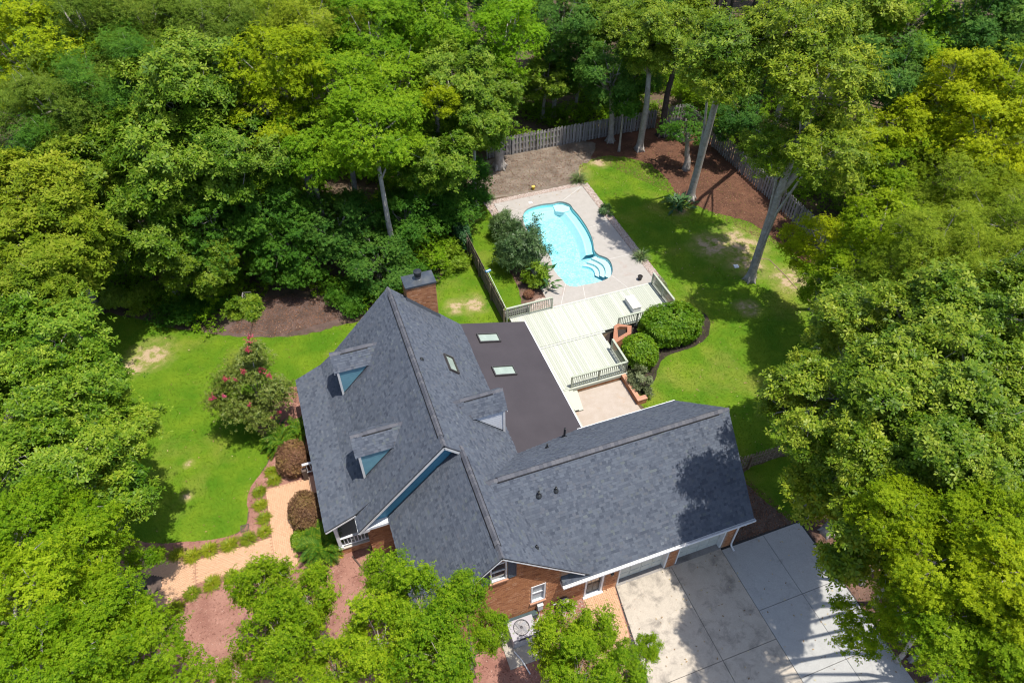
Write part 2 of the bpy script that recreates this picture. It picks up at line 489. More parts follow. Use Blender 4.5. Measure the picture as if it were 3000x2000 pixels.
# ------------------------------------------------------------------ concrete, paving
def concrete_mat(name, c1, c2, stain, amount, sc=.5):
    m, nt, bs = _nt(name)
    c1, c2, stain = (tuple(v * ALB for v in c) for c in (c1, c2, stain))
    a = _mixc(nt, c1, c2, _range(nt, _noise(nt, 2.2, 6, .65), .3, .7))
    b = _mixc(nt, a, stain, _range(nt, _noise(nt, sc, 7, .7, dist=.4), .62 - amount, .80 - amount * .5))
    hs = nt.nodes.new('ShaderNodeHueSaturation')
    mr = nt.nodes.new('ShaderNodeMapRange'); mr.inputs[1].default_value = .3; mr.inputs[2].default_value = .7
    mr.inputs[3].default_value = .86; mr.inputs[4].default_value = 1.1
    nt.links.new(_noise(nt, 24, 5, .7), mr.inputs[0]); nt.links.new(mr.outputs[0], hs.inputs['Value'])
    nt.links.new(b, hs.inputs['Color']); nt.links.new(hs.outputs[0], bs.inputs['Base Color'])
    bs.inputs['Roughness'].default_value = .9; bs.inputs['Specular IOR Level'].default_value = .2
    _bump(nt, bs, _noise(nt, 60, 4, .7), .25, .006)
    return m
M_padc = concrete_mat('pool_concrete', (.37, .345, .315), (.42, .39, .36), (.36, .28, .24), .05, .7)
M_patio = concrete_mat('patio_concrete', (.40, .335, .275), (.46, .395, .34), (.42, .27, .16), .02, .8)
M_old = concrete_mat('old_drive_concrete', (.50, .44, .365), (.43, .38, .315), (.19, .168, .145), .13, 1.3)
M_new = concrete_mat('drive_concrete', (.37, .365, .35), (.42, .415, .395), (.25, .245, .235), .07, 1.1)
M_joint = plain('joint_dark', (.045, .042, .04), (.03, .028, .027))
M_wjoint = plain('joint_light', (.6, .58, .55), (.52, .5, .47))

POOL = [(16.91, 44.04), (17.16, 44.63), (17.56, 45.06), (18.2, 45.29), (19.18, 45.34), (20.0, 45.2), (20.4, 45.25), (20.85, 45.1), (21.3, 44.5), (21.28, 43.9), (21.36, 42.9), (21.34, 41.34), (21.18, 39.99), (20.93, 39.03), (20.65, 38.2), (20.74, 37.55), (21.15, 37.05), (21.22, 36.43), (20.95, 35.55), (20.52, 34.99),
        (19.9, 34.72), (19.06, 34.66), (18.15, 34.75), (17.7, 34.72), (17.22, 34.95), (16.97, 35.4), (16.95, 35.85), (16.85, 36.3), (16.8, 36.96), (16.93, 37.79), (17.12, 38.8), (17.0, 40.0), (16.72, 41.4), (16.65, 42.8)]
POOLLP = smooth_loop(POOL, .22)
PAD = [(15.3, 46.75), (23.35, 46.75), (23.35, 33.0), (15.0, 33.0)]
pad = sheet('pool_patio', [PAD, POOLLP], .045, M_padc, wall=.16)
mb = MB()
for a, b in (((15.4, 46.6), (17.2, 44.85)), ((23.2, 46.6), (20.9, 45.2)), ((21.4, 41), (23.3, 41.2)), ((21.25, 36.8), (23.3, 36.8)), ((16.98, 35.3), (15.6, 33)), ((18.1, 34.7), (17.6, 33)), ((20.6, 34.95), (21.2, 33)), ((15.1, 37.6), (16.8, 37.5))):
    mb.bar((*a, .048), (*b, .048), .035, .01)
mb.build('joint', M_wjoint, pad)

# thin grass creeping over the bare soil and the straw
LOOPS['soil_grass'] = smooth_loop([(15.3, 47.4), (23.5, 47.3), (29, 50.8), (32, 46), (33, 40), (36.5, 34), (36.5, 45), (31.5, 50.5), (27, 53), (19, 52)], .5)
grass('soil_grass', LOOPS['soil_grass'], 14, 19)
def fallen(poly, n, z, seed, label):
    r = np.random.default_rng(seed); poly = np.array(poly, float)
    p = r.uniform(poly.min(0), poly.max(0), (n * 3, 2)); p = p[inpoly(p, poly)][:n]; n = len(p)
    a = r.uniform(0, 6.28, n); L = r.uniform(.03, .07, n)[:, None]
    d = np.c_[np.cos(a), np.sin(a), r.normal(0, .3, n)] * L; s = np.c_[-np.sin(a), np.cos(a), r.normal(0, .4, n)] * L * .5
    b = np.c_[p, z + r.uniform(.01, .04, n)]
    v = np.stack([b - d, b - s, b + d, b + s], 1).reshape(-1, 3)
    return tag(link('fallen_leaves', fastmesh('fallen_leaves', v, 4, r.random(n), M_fall), kind='stuff'), label, 'leaves')
M_fall = toned('dry_leaf', [(0, (.16, .09, .045)), (.5, (.38, .26, .13)), (1, (.55, .48, .28))], .9, .1, 10, .1, 0)
fallen(FRONT, 260, .03, 61, 'few dry leaves scattered over the front lawn')
fallen(YARD, 420, .03, 62, 'few dry leaves scattered over the back lawn')
fallen([(10.4, 13), (21, 12.8), (21, 0), (9, 0)], 260, .06, 63, 'dry leaves scattered over the driveway concrete')
fallen([(15.3, 46.6), (23.2, 46.6), (23.2, 45.6), (15.3, 45.6)], 40, .048, 64, 'few dry leaves at the far end of the pool concrete')

def stones(name, poly, n, rad, z, seed, mat, label):
    r = np.random.default_rng(seed); poly = np.array(poly, float)
    lo, hi = poly.min(0), poly.max(0)
    p = r.uniform(lo, hi, (n * 3, 2)); p = p[inpoly(p, poly)][:n]; n = len(p)
    s = r.uniform(.5, 1.2, n)[:, None] * rad
    a0 = r.uniform(0, 6.28, n)
    c = [np.c_[p[:, 0] + np.cos(a0 + i * 1.57) * s[:, 0], p[:, 1] + np.sin(a0 + i * 1.57) * s[:, 0] * .8, np.full(n, z)] for i in range(4)]
    t = np.c_[p + r.normal(0, .2, (n, 2)) * s, z + s[:, 0] * r.uniform(.5, .9, n)]
    v = np.concatenate([np.stack([c[i], c[(i + 1) % 4], t], 1) for i in range(4)], 1).reshape(-1, 3)
    tn = np.repeat(r.random(n), 4)
    return tag(link('gravel', fastmesh('gravel', v, 3, tn, mat), kind='stuff'), label, 'gravel')
M_gravel = toned('river_gravel', [(0, (.28, .2, .17)), (.4, (.45, .36, .31)), (.8, (.56, .48, .43)), (1, (.62, .57, .53))], grain=30)
GR = [(23.4, 47.0), (24.0, 47.0), (24.0, 33.0), (23.4, 33.0)]
GT = [(15.0, 46.8), (23.3, 46.8), (23.3, 47.25), (15.0, 47.35)]
GL = [(14.5, 47.3), (15.25, 47.3), (15.25, 41.5), (14.9, 41.5)]
GB = [(12.9, 33.0), (15.4, 33.0), (15.5, 34.4), (14.3, 34.5)]
M_gbase = plain('gravel_bed', (.42, .33, .28), (.3, .23, .19), 9, .9, .2, .5, .02)
for i, (g, n, lab) in enumerate(((GR, 3600, 'pale stones in the strip between pool concrete and back lawn'), (GT, 1500, 'pale stones along the far edge of the pool concrete'), (GL, 1100, 'pale stones at the far left corner of the pool concrete'), (GB, 1100, 'pinkish stones behind the deck railing by the fence'))):
    sheet('gravel_base', [g], .018, M_gbase)
    stones('gravel', g, n, .055, .02, 40 + i, M_gravel, lab)

# driveway: old concrete in front of the garage doors, newer slabs to the right
def slab(parent, x0, y0, x1, y1, z, mat, g=.012):
    m = MB().box(x0 + g, y0 + g, -.06, x1 - g, y1 - g, z)
    return m.build('slab', mat, parent)
base = sheet('driveway', [[(10.3, 13.25), (21.4, 12.95), (21.1, -6), (8.6, -6), (8.7, 8), (9.9, 10.6)]], .02, M_joint)
for x0, x1 in ((10.35, 13.45), (13.45, 16.4)):
    for y0, y1 in ((8.0, 13.3), (2.6, 8.0), (-5, 2.6)):
        if x0 < 11: MB().prism([(10.35 - (13.3 - y1) * .13, y1 - .012), (10.35 - (13.3 - y0) * .13, y0 + .012), (x1 - .012, y0 + .012), (x1 - .012, y1 - .012)], -.06, .05).build('slab', M_old, base)
        else: slab(base, x0, y0, x1, y1, .05, M_old)
for x0, x1 in ((16.4, 18.95), (18.95, 21.25)):
    for y0, y1 in ((9.45, 12.9), (6.08, 9.45), (2.6, 6.08), (-1, 2.6), (-5, -1)):
        slab(base, x0, y0, x1, y1, .056 + random.uniform(-.004, .004), M_new)
sheet('patio', [[(12.0, 20.9), (17.0, 20.9), (16.75, 23.0), (16.7, 25.4), (12.0, 25.4)]], .04, M_patio, wall=.05)

# brick walkways: every paver is a piece
M_paver = toned('peach_paver', [(0, (.52, .315, .19)), (.5, (.55, .335, .205)), (1, (.58, .355, .22))], .9, .2, 30, .08)
M_sand = plain('joint_sand', (.47, .28, .17), (.40, .235, .14))
PAVN = [0]
PAVMESH = []
for t in range(6):
    PAVMESH.append(MB().box(-.098, -.046, -.03, .098, .046, .03, (t + .5) / 6).mesh('paver', M_paver))
def pavers(name, poly, ang, label, singles=0, hole=None):
    poly = np.array(poly, float)
    base = sheet(name, [poly] + ([hole] if hole is not None else []), .03, M_sand, wall=.03)
    ca, sa = math.cos(ang), math.sin(ang)
    lo, hi = poly.min(0) - 1, poly.max(0) + 1
    c0 = (lo + hi) / 2; L = np.linalg.norm(hi - lo) / 2
    mb = MB(); cand = []
    ny = int(L / .1) + 1; nx = int(L / .204) + 1
    P = []
    for j in range(-ny, ny):
        off = .102 if j % 2 else 0
        for i in range(-nx, nx):
            u, v = i * .204 + off, j * .1
            P.append((c0[0] + u * ca - v * sa, c0[1] + u * sa + v * ca))
    P = np.array(P)
    ok = inpoly(P, poly)
    for du, dv in ((.09, .04), (-.09, .04), (.09, -.04), (-.09, -.04)):
        ok &= inpoly(P + np.array([du * ca - dv * sa, du * sa + dv * ca]), poly)
    if hole is not None: ok &= ~inpoly(P, np.array(hole, float))
    P = P[ok]
    r = np.random.default_rng(len(P))
    for q, (x, y) in enumerate(P):
        tn = r.random(); dz = r.normal(0, .002)
        if PAVN[0] < singles:
            PAVN[0] += 1
            put('paver', PAVMESH[int(tn * 6)], base, (x, y, .035 + dz), (0, 0, ang + r.normal(0, .015)))
        else:
            a = ang + r.normal(0, .015); c, s = math.cos(a), math.sin(a)
            mb.obox((x - .098 * c + .046 * s, y - .098 * s - .046 * c, .005), (.196 * c, .196 * s, 0), (-.092 * s, .092 * c, 0), (0, 0, .06 + dz), tn)
    if mb.f: mb.build('pavers', M_paver, base, 'stuff')
    return base
pavers('walkway', [(-5.78, 19.6), (-4.68, 19.6), (-4.68, 23.3), (-2.9, 23.3), (-2.9, 24.85), (-5.78, 24.85)], math.pi / 2, '', 300)
pavers('walkway', [(-5.8, 20.35), (-5.8, 21.72), (-9.7, 21.72), (-9.7, 20.35)], 0, '')
ring = [(-9.72, 20.35), (-9.72, 21.72), (-10.4, 22.1), (-12.4, 22.8), (-14.2, 22.4), (-14.9, 21.0), (-14.0, 19.8), (-12.0, 19.2), (-10.8, 19.7)]
ISL = [(-11.3 + 0, 21.35), (-12.2, 21.9), (-13.2, 21.7), (-13.6, 21.0), (-13.0, 20.4), (-11.9, 20.3), (-11.35, 20.75)]
pavers('walkway', ring, .25, '', 0, ISL)
sheet('island_bed', [ISL], .05, plain('grey_mulch', (.17, .125, .1)))
pavers('walkway', [(8.45, 13.0), (10.28, 13.2), (9.85, 10.6), (8.65, 8.0), (7.2, 8.0), (8.2, 11.0)], math.pi / 2, '')

# ------------------------------------------------------------------ house
M_shingle = toned('asphalt_shingle', [(0, (.054, .064, .086)), (.25, (.075, .087, .113)), (.5, (.088, .102, .13)), (.72, (.104, .12, .148)), (.86, (.096, .105, .128)), (.93, (.1, .117, .125)), (1, (.14, .157, .184))], .92, .15, 90, .18, .35, .06)
M_cap = toned('ridge_shingle', [(0, (.095, .10, .12)), (.5, (.125, .128, .148)), (1, (.155, .155, .17))], .92, .15, 90, .12, .3)
M_under = plain('roof_deck', (.07, .075, .09), (.06, .065, .08), 3)
M_vent = plain('black_vent', (.012, .012, .014), (.02, .02, .022), rough=.5)
M_flat = plain('roof_membrane', (.064, .056, .064), (.05, .044, .051), .6, .85, .25, .25, .004, fine=60, lo=.3, hi=.75)
M_white = plain('white_trim', (.78, .79, .8), (.7, .71, .73), 3, .5, .4)
M_wsiding = plain('white_siding', (.8, .83, .87), (.74, .77, .82), 3, .55, .35)
M_teal = plain('teal_siding', (.10, .33, .49), (.08, .28, .43), 2.5, .55, .35)
M_teal2 = plain('blue_siding', (.17, .36, .45), (.14, .31, .40), 2.5, .55, .35)
M_slate = plain('slate_paint', (.05, .085, .125), (.04, .07, .105), 4, .5, .4)
M_brick = toned('red_brick', [(0, (.25, .10, .055)), (.3, (.40, .175, .085)), (.6, (.48, .22, .105)), (.85, (.53, .26, .14)), (1, (.58, .33, .2))], .9, .15, 50, .16, .4, .08)
M_mortar = plain('mortar', (.42, .29, .21), (.34, .23, .165), 8, .95, .1)
M_sillb = plain('sill_brick', (.52, .29, .19), (.44, .23, .15), 10, .9, .15)
M_flash = plain('flashing', (.035, .042, .055), (.05, .058, .072), 3, .45, .5)
M_glass = None
def glassmat():
    m, nt, bs = _nt('window_glass')
    bs.inputs['Base Color'].default_value = (.03, .04, .045, 1)
    bs.inputs['Roughness'].default_value = .04
    bs.inputs['Specular IOR Level'].default_value = .9
    bs.inputs['Coat Weight'].default_value = .5
    return m
M_glass = glassmat()
M_blind = plain('window_blind', (.5, .54, .55), (.42, .46, .47), 2, .5, .4)
M_metalblk = plain('black_metal', (.015, .017, .02), (.025, .028, .032), 6, .4, .5)

house = thing('brick_house', 'brick house with grey shingle roofs, three dormers and a double garage', 'house', (7, 20, 0))

SHN = [0]
SHW = (.1, .13, .17, .22)
SHM = {}
EXPO = .135
def shingle_mesh(wi, ti):
    if (wi, ti) not in SHM:
        wd = SHW[wi]; m = MB(); e = EXPO + .01
        # local: x along eave, y up slope, z normal
        vs = [(0, 0, 0), (wd, 0, 0), (wd, e, 0), (0, e, 0), (0, 0, .018), (wd, 0, .018), (wd, e, .004), (0, e, .004)]
        m.add(vs, [(4, 5, 6, 7), (0, 1, 5, 4), (1, 2, 6, 5), (3, 0, 4, 7)], (ti + .5) / 8)
        SHM[wi, ti] = m.mesh('shingle', M_shingle)
    return SHM[wi, ti]

def roof_plane(roof, O, U, Vv, ul, vl, seed, clip=None, singles=None, lip=.0):
    """O: lower corner on the eave; U along the eave, Vv up the slope (unit); U x Vv points up"""
    O, U, Vv = V3(O), unit(U), unit(Vv)
    N = np.cross(U, Vv)
    r = np.random.default_rng(seed)
    if clip is None: poly = [(0, 0), (ul, 0), (ul, vl), (0, vl)]
    else: poly = clip
    tp = [O + U * u + Vv * v for u, v in poly]
    n = len(tp); m = MB()
    m.add(tp + [p - N * .09 for p in tp], [tuple(range(n)), tuple(range(2 * n - 1, n - 1, -1))] + [(i, n + i, n + (i + 1) % n, (i + 1) % n) for i in range(n)])
    m.build('decking', M_under, roof)
    mb = MB(); rows = int(math.ceil(vl / EXPO))
    pl = np.array(poly, float)
    for j in range(rows):
        v0 = j * EXPO; v1 = min(vl, v0 + EXPO + .01)
        u = -r.uniform(0, .3)
        while u < ul:
            wi = int(r.integers(0, 4)); wd = SHW[wi]
            a, b = max(0, u), min(ul, u + wd); u += wd
            if b - a < .02: continue
            if clip is not None and not inpoly([((a + b) / 2, min(vl - .01, v0 + .05))], pl)[0]: continue
            tn = float(np.clip(r.beta(2.0, 2.0), 0, .999)); h = .016 + (.012 if r.random() < .4 else 0)
            if singles and SHN[0] < 300 and singles(a, v0) and b - a > wd - .001 and v1 - v0 > EXPO:
                SHN[0] += 1
                mt = Matrix((U, Vv, N)).transposed()
                put('shingle', shingle_mesh(wi, int(tn * 8)), roof, O + U * a + Vv * v0, mt)
                continue
            p = O + U * a + Vv * v0; q = O + U * b + Vv * v0
            p2 = O + U * a + Vv * v1; q2 = O + U * b + Vv * v1
            mb.add([p, q, p + N * h, q + N * h, q2 + N * .004, p2 + N * .004], [(2, 3, 4, 5), (0, 1, 3, 2)], tn)
    mb.build('shingles', M_shingle, roof, 'stuff')
    return N

def ridge(roof, P, Q, sl, seed, vent=True, halfw=.17):
    """cap pieces over a ridge from P to Q; sl = slope of both sides"""
    P, Q = V3(P), V3(Q); d = unit(Q - P); L = np.linalg.norm(Q - P); sd = unit(np.cross(d, (0, 0, 1)))
    c = 1 / math.hypot(1, sl)
    if vent:
        m = MB()
        a, b = P + d * .55, Q - d * .55
        for s in (-1, 1):
            e = s * sd * halfw * c * 1.05 - np.array((0, 0, halfw * sl * c * 1.05)); e2 = s * sd * halfw * c * 1.32 - np.array((0, 0, halfw * sl * c * 1.32))
            up = np.array((0, 0, .055))
            m.quad(a + e2 + up, b + e2 + up, b + e + up, a + e + up)
            m.quad(a + e2, b + e2, b + e2 + up, a + e2 + up)
        m.build('ridge_vent', M_vent, roof)
    r = np.random.default_rng(seed)
    step = .2; n = int(L / step); step = L / n
    key = (round(sl, 3), halfw)
    tones = []
    for t in range(4):
        k = (key, t)
        if k not in CAPM:
            m = MB(); e = step + .06
            wx, wz = halfw * c * 1.02, halfw * sl * c
            lo, hi = .03, .048
            vs = [(-wx, 0, -wz + hi - .03), (0, 0, hi), (wx, 0, -wz + hi - .03), (-wx, e, -wz + lo - .03), (0, e, lo), (wx, e, -wz + lo - .03),
                  (-wx, 0, -wz - .02), (0, 0, 0), (wx, 0, -wz - .02)]
            m.add(vs, [(0, 1, 4, 3), (1, 2, 5, 4), (6, 7, 1, 0), (7, 8, 2, 1)], (t + .5) / 4)
            CAPM[k] = m.mesh('ridge_cap', M_cap)
        tones.append(CAPM[k])
    mt = Matrix((sd, d, np.cross(sd, d))).transposed()
    for i in range(n):
        p = P + d * (i * step) + np.array((0, 0, .05 if vent and .5 < i * step < L - .6 else .01))
        put('ridge_cap', tones[int(r.integers(0, 4))], roof, p, mt)
CAPM = {}

def slope(x, s): return unit((x, 0, s)) if True else None
SM = 1.054
def part(name): 
    o = bpy.data.objects.new(name, None); COL.objects.link(o); o.parent = house; o.empty_display_size = .2
    o.location = Vector((0, 0, 0))
    return o

# main roof: steep left slope, shallower porch slope, right slope
main_roof = part('main_roof')
RX, RZ, Y0, Y1 = 3.4, 8.35, 18.35, 29.75
bx = -.9; bz = RZ - SM * (RX - bx)
# left steep slope: eave runs along -Y->? U x V must point up/left
U = (0, -1, 0); Vv = unit((1, 0, SM))
sl_len = (RX - bx) * math.hypot(1, SM)
ex = -1.25; ez = RZ - SM * (RX - ex)
kx = -.3; kz = RZ - SM * (RX - kx)
roof_plane(main_roof, (kx, Y1, kz), U, Vv, Y1 - 19.22, (RX - kx) * math.hypot(1, SM), 1)
roof_plane(main_roof, (ex, 19.22, ez), U, Vv, 19.22 - Y0, (RX - ex) * math.hypot(1, SM), 2)
PE = 2.95; jx, jz = -1.2, 3.70
msl = (kz - jz) / (kx - jx)
roof_plane(main_roof, (jx, Y1, jz), U, unit((1, 0, msl)), Y1 - 19.22, (kx - jx) * math.hypot(1, msl), 12)
psl = (jz - PE) / (jx + 2.83)
roof_plane(main_roof, (-2.83, Y1, PE), U, unit((1, 0, psl)), Y1 - 19.22, (jx + 2.83) * math.hypot(1, psl), 3)
fx = 7.42; fz = RZ - SM * (fx - RX)
roof_plane(main_roof, (fx, Y0, fz), (0, 1, 0), unit((-1, 0, SM)), Y1 - Y0, (fx - RX) * math.hypot(1, SM), 4)
ridge(main_roof, (RX, Y0 + .02, RZ), (RX, Y1 - .02, RZ), SM, 5)
# wing roof
wing_roof = part('wing_roof')
WX, WZ, WS, WF = 4.2, 7.6, 1.04, 12.74
we = .27; wez = WZ - WS * (WX - we)
roof_plane(wing_roof, (we, 18.7, wez), (0, -1, 0), unit((1, 0, WS)), 18.7 - WF, (WX - we) * math.hypot(1, WS), 6)
wr = 8.5; wrz = WZ - WS * (wr - WX)
wl = 18.7 - WF
roof_plane(wing_roof, (wr, WF, wrz), (0, 1, 0), unit((-1, 0, WS)), wl, (wr - WX) * math.hypot(1, WS), 7)
ridge(wing_roof, (WX, WF + .02, WZ), (WX, 18.6, WZ), WS, 8)
# garage roof
garage_roof = part('garage_roof')
GE, GZ, GRY, GRZ, GX = 12.72, 3.0, 16.73, 7.01, 17.42
gl = (GRY - GE) * math.sqrt(2)
s2 = math.sqrt(2)
x0 = 4.4
clip = [(7.1 - x0, 0), (GX - x0, 0), (GX - x0, gl), (0, gl), (7.1 - x0, 1.3 * s2)]
roof_plane(garage_roof, (x0, GE, GZ), (1, 0, 0), unit((0, 1, 1)), GX - x0, gl, 9, clip, singles=lambda a, v: 3.6 < a < 8.5 and 1.2 < v < 3.6)
roof_plane(garage_roof, (GX, 20.74, GZ), (-1, 0, 0), unit((0, -1, 1)), GX - 4.4, gl, 10, [(0, 0), (GX - 11.3, 0), (GX - 6.4, 2.0), (GX - 4.4, gl), (0, gl)])
ridge(garage_roof, (4.75, GRY, GRZ), (GX - .02, GRY, GRZ), 1.0, 11)
# eave metal along the garage back and the rakes
MB().box(11.3, 20.74, 2.93, GX, 20.78, 3.03).build('drip_edge', M_white, garage_roof)
MB().bar((GX - .03, GE, GZ - .2), (GX - .03, GRY, GRZ - .2), .024, .14).build('rake_board', M_wsiding, garage_roof)
MB().bar((GX - .03, GRY, GRZ - .2), (GX - .03, 20.74, GZ - .2), .024, .14).build('rake_board', M_wsiding, garage_roof)
# main rake boards, front and back
for yy in (Y0 + .008, Y1 - .03):
    MB().bar((RX, yy, RZ - .19), (kx, yy, kz - .19) if yy > 25 else (ex, yy, ez - .19), .026, .13).build('rake_board', M_white, main_roof)
    MB().bar((RX, yy, RZ - .19), (fx, yy, fz - .19), .026, .13).build('rake_board', M_white, main_roof)
MB().bar((jx, 19.215, jz - .14), (-2.8, 19.215, PE - .14), .02, .09).build('rake_board', M_white, main_roof)
MB().bar((WX, WF + .005, WZ - .145), (we, WF + .005, wez - .145), .026, .06).build('rake_board', M_wsiding, wing_roof)
MB().bar((WX, WF + .005, WZ - .145), (8.2, WF + .005, WZ - WS * (8.2 - WX) - .145), .026, .06).build('rake_board', M_wsiding, wing_roof)
MB().box(-2.81, 19.25, PE - .2, -2.77, Y1 - .05, PE - .09).build('fascia', M_white, main_roof)
MB().box(we + .02, WF + .03, wez - .22, we + .06, 18.3, wez - .1).build('fascia', M_white, wing_roof)
MB().box(ex - .03, 18.4, ez - .2, ex + .03, 19.2, ez - .01).build('fascia', M_white, main_roof)
# white soffit return under the steep gable's low end
MB().prism([(-1.24, 18.38), (-.72, 18.38), (-.72, 18.74), (-1.24, 18.74)], ez - .26, ez - .03).build('soffit', M_white, main_roof)
MB().box(-.85, 18.4, 3.28, .55, 18.76, 3.46).build('frieze', M_wsiding, main_roof)
# flat roof
flat = part('flat_roof')
fs = -.283
def fzf(x): return 4.15 + fs * (x - 7.38)
m = MB().add([(7.3, 19.3, fzf(7.3)), (11.62, 19.3, fzf(11.62)), (11.62, 29.8, fzf(11.62)), (7.3, 29.8, fzf(7.3)), (7.3, 19.3, fzf(7.3) - .15), (11.62, 19.3, fzf(11.62) - .15), (11.62, 29.8, fzf(11.62) - .15), (7.3, 29.8, fzf(7.3) - .15)],
             [(0, 1, 2, 3), (7, 6, 5, 4), (0, 4, 5, 1), (1, 5, 6, 2), (2, 6, 7, 3), (3, 7, 4, 0)])
m.build('membrane', M_flat, flat)
MB().box(11.62, 20.72, 2.76, 11.68, 29.82, 2.965).build('drip_edge', M_white, flat)

# walls
M_int = plain('wall_core', (.42, .29, .21), (.34, .23, .165), 6)
BN = [0]
BM = []
for t in range(8):
    BM.append(MB().box(0, -.012, 0, .2, 0, .062, (t + .5) / 8).mesh('brick', M_brick))
def brick_face(wall, O, U, W, H, inside_fn, seed, singles=0, pick=None):
    """bricks on a vertical face; U horizontal unit; outward normal = U rotated -90deg"""
    O, U = V3(O), unit(U); N = np.array((U[1], -U[0], 0)); r = np.random.default_rng(seed)
    mb = MB(); ang = math.atan2(U[1], U[0]); cnt = 0
    for j in range(int(H / .072)):
        z = j * .072 + .005
        u = -.105 if j % 2 else 0
        while u < W:
            a, b = max(0, u), min(W, u + .2); u += .21
            if b - a < .04: continue
            if not (inside_fn(a + .01, z + .03) and inside_fn(b - .01, z + .03) and inside_fn((a + b) / 2, z + .06)): continue
            tn = float(np.clip(r.normal(.5, .22), 0, .999))
            p = O + U * a + np.array((0, 0, z))
            if cnt < singles and b - a > .199 and (pick is None or pick(a, z)):
                cnt += 1
                put('brick', BM[int(tn * 8)], wall, p, (0, 0, ang)); continue
            d = N * .012; h = np.array((0, 0, .062)); q = U * (b - a)
            mb.add([p, p + q, p + q + h, p + h, p + d, p + q + d, p + q + h + d, p + h + d], [(4, 5, 6, 7), (0, 1, 5, 4), (1, 2, 6, 5), (2, 3, 7, 6), (3, 0, 4, 7)], tn)
    mb.build('brickwork', M_brick, wall, 'stuff')

YW = 13.03
OPEN = [(3.72, 5.1, 4.48, 6.66), (5.65, 1.62, 6.37, 3.3), (8.5, -1, 9.5, 2.16), (10.33, -1, 13.12, 2.45), (13.66, -1, 16.42, 2.45)]
def front_in(x, z):
    top = WZ - WS * abs(x - WX) - .1 if x < 7.2 else 2.9
    if x < .62 or x > 17.05 or z > top: return False
    for a, b, c, d in OPEN:
        if a < x < c and b < z < d: return False
    return True
# front wall core with its openings, as blocks
m = MB()
def blk(x0, z0, x1, z1, y0=YW, y1=YW + .3): m.box(x0, y0, z0, x1, y1, z1)
blk(.62, 0, 3.72, 3.7); blk(3.72, 0, 5.65, 3.7); blk(5.65, 0, 6.37, 1.62); blk(5.65, 3.3, 6.37, 3.7); blk(6.37, 0, 8.5, 2.9)
blk(9.5, 0, 10.33, 2.9); blk(13.12, 0, 13.66, 2.9); blk(16.42, 0, 17.05, 2.9); blk(8.5, 2.16, 9.5, 2.9); blk(10.33, 2.45, 13.12, 2.9); blk(13.66, 2.45, 16.42, 2.9)
def gab(poly): 
    n = len(poly)
    m.add([(x, YW, z) for x, z in poly] + [(x, YW + .3, z) for x, z in poly], [tuple(range(n)), tuple(range(2 * n - 1, n - 1, -1))] + [((i + 1) % n, i, n + i, n + (i + 1) % n) for i in range(n)])
wt = lambda x: WZ - WS * abs(x - WX) - .1
gab([(.62, 3.7), (3.72, 3.7), (3.72, wt(3.72))]); gab([(3.72, 3.7), (4.48, 3.7), (4.48, 5.1), (3.72, 5.1)]); gab([(3.72, 6.66), (4.48, 6.66), (4.48, wt(4.48)), (4.2, wt(4.2)), (3.72, wt(3.72))])
gab([(4.48, 3.7), (7.6, 3.7), (7.6, wt(7.6)), (4.48, wt(4.48))]); gab([(6.37, 2.9), (8.2, 2.9), (8.2, wt(8.2)), (7.6, 3.7), (6.37, 3.7)])
fw = m.build('front_wall', M_int, house)
brick_face(fw, (0, YW, 0), (1, 0, 0), 17.1, 7.5, front_in, 21, 300, lambda a, z: a > 4.6 and z > .8 and a < 9)
# other walls
m = MB().box(16.75, YW + .3, 0, 17.05, 20.4, 2.95)
gy = lambda z: z
n0 = 16.75
m.add([(16.75, 13.1, 2.95), (16.75, 20.35, 2.95), (16.75, 16.73, 6.6), (17.05, 13.1, 2.95), (17.05, 20.35, 2.95), (17.05, 16.73, 6.6)], [(0, 2, 1), (3, 4, 5), (0, 3, 5, 2), (1, 2, 5, 4)])
m.box(11.5, 20.1, 0, 16.75, 20.4, 2.95)
sidew = m.build('side_wall', M_int, house)
brick_face(sidew, (17.05, YW, 0), (0, 1, 0), 7.3, 2.9, lambda u, z: True, 22)
m = MB().box(.62, YW + .3, 0, .9, 18.75, 3.4)
lw = m.build('side_wall', M_int, house)
brick_face(lw, (.62, 18.7, 0), (0, -1, 0), 5.6, 3.4, lambda u, z: True, 23)
# main block
m = MB().box(-.85, 18.78, 0, 7.3, 29.4, 3.6).box(7.3, 20.6, 0, 11.35, 29.4, 2.75)
mw = m.build('main_wall', M_int, house)
brick_face(mw, (-.85, 18.78, 0), (1, 0, 0), 1.5, 3.3, lambda u, z: True, 24)
brick_face(mw, (-.85, 29.4, 0), (0, -1, 0), 10.6, 2.6, lambda u, z: True, 26)
# gable siding as lap boards above
gt = lambda x: RZ - SM * abs(x - RX) - .1
for yy, mat, sg in ((18.77, M_teal, -1), (29.41, M_white, 1)):
    nb = 0
    for j in range(28):
        z = 3.44 + j * .175
        if z > 8.0: break
        x0_ = max(-.85, RX - (RZ - .1 - z) / SM); x1_ = min(7.2, RX + (RZ - .1 - z) / SM)
        zt = z + .17
        xa = max(-.85, RX - (RZ - .1 - zt) / SM); xb = min(7.2, RX + (RZ - .1 - zt) / SM)
        if xb <= xa: xa = xb = RX
        b = MB().add([(x0_, yy + sg * .03, z), (x1_, yy + sg * .03, z), (xb, yy + sg * .012, zt), (xa, yy + sg * .012, zt), (x0_, yy, z), (x1_, yy, z), (xb, yy, zt), (xa, yy, zt)],
                     [(0, 1, 2, 3), (7, 6, 5, 4), (4, 5, 1, 0), (1, 5, 6, 2), (3, 7, 4, 0), (2, 6, 7, 3)])
        b.build('siding_board', mat, mw)
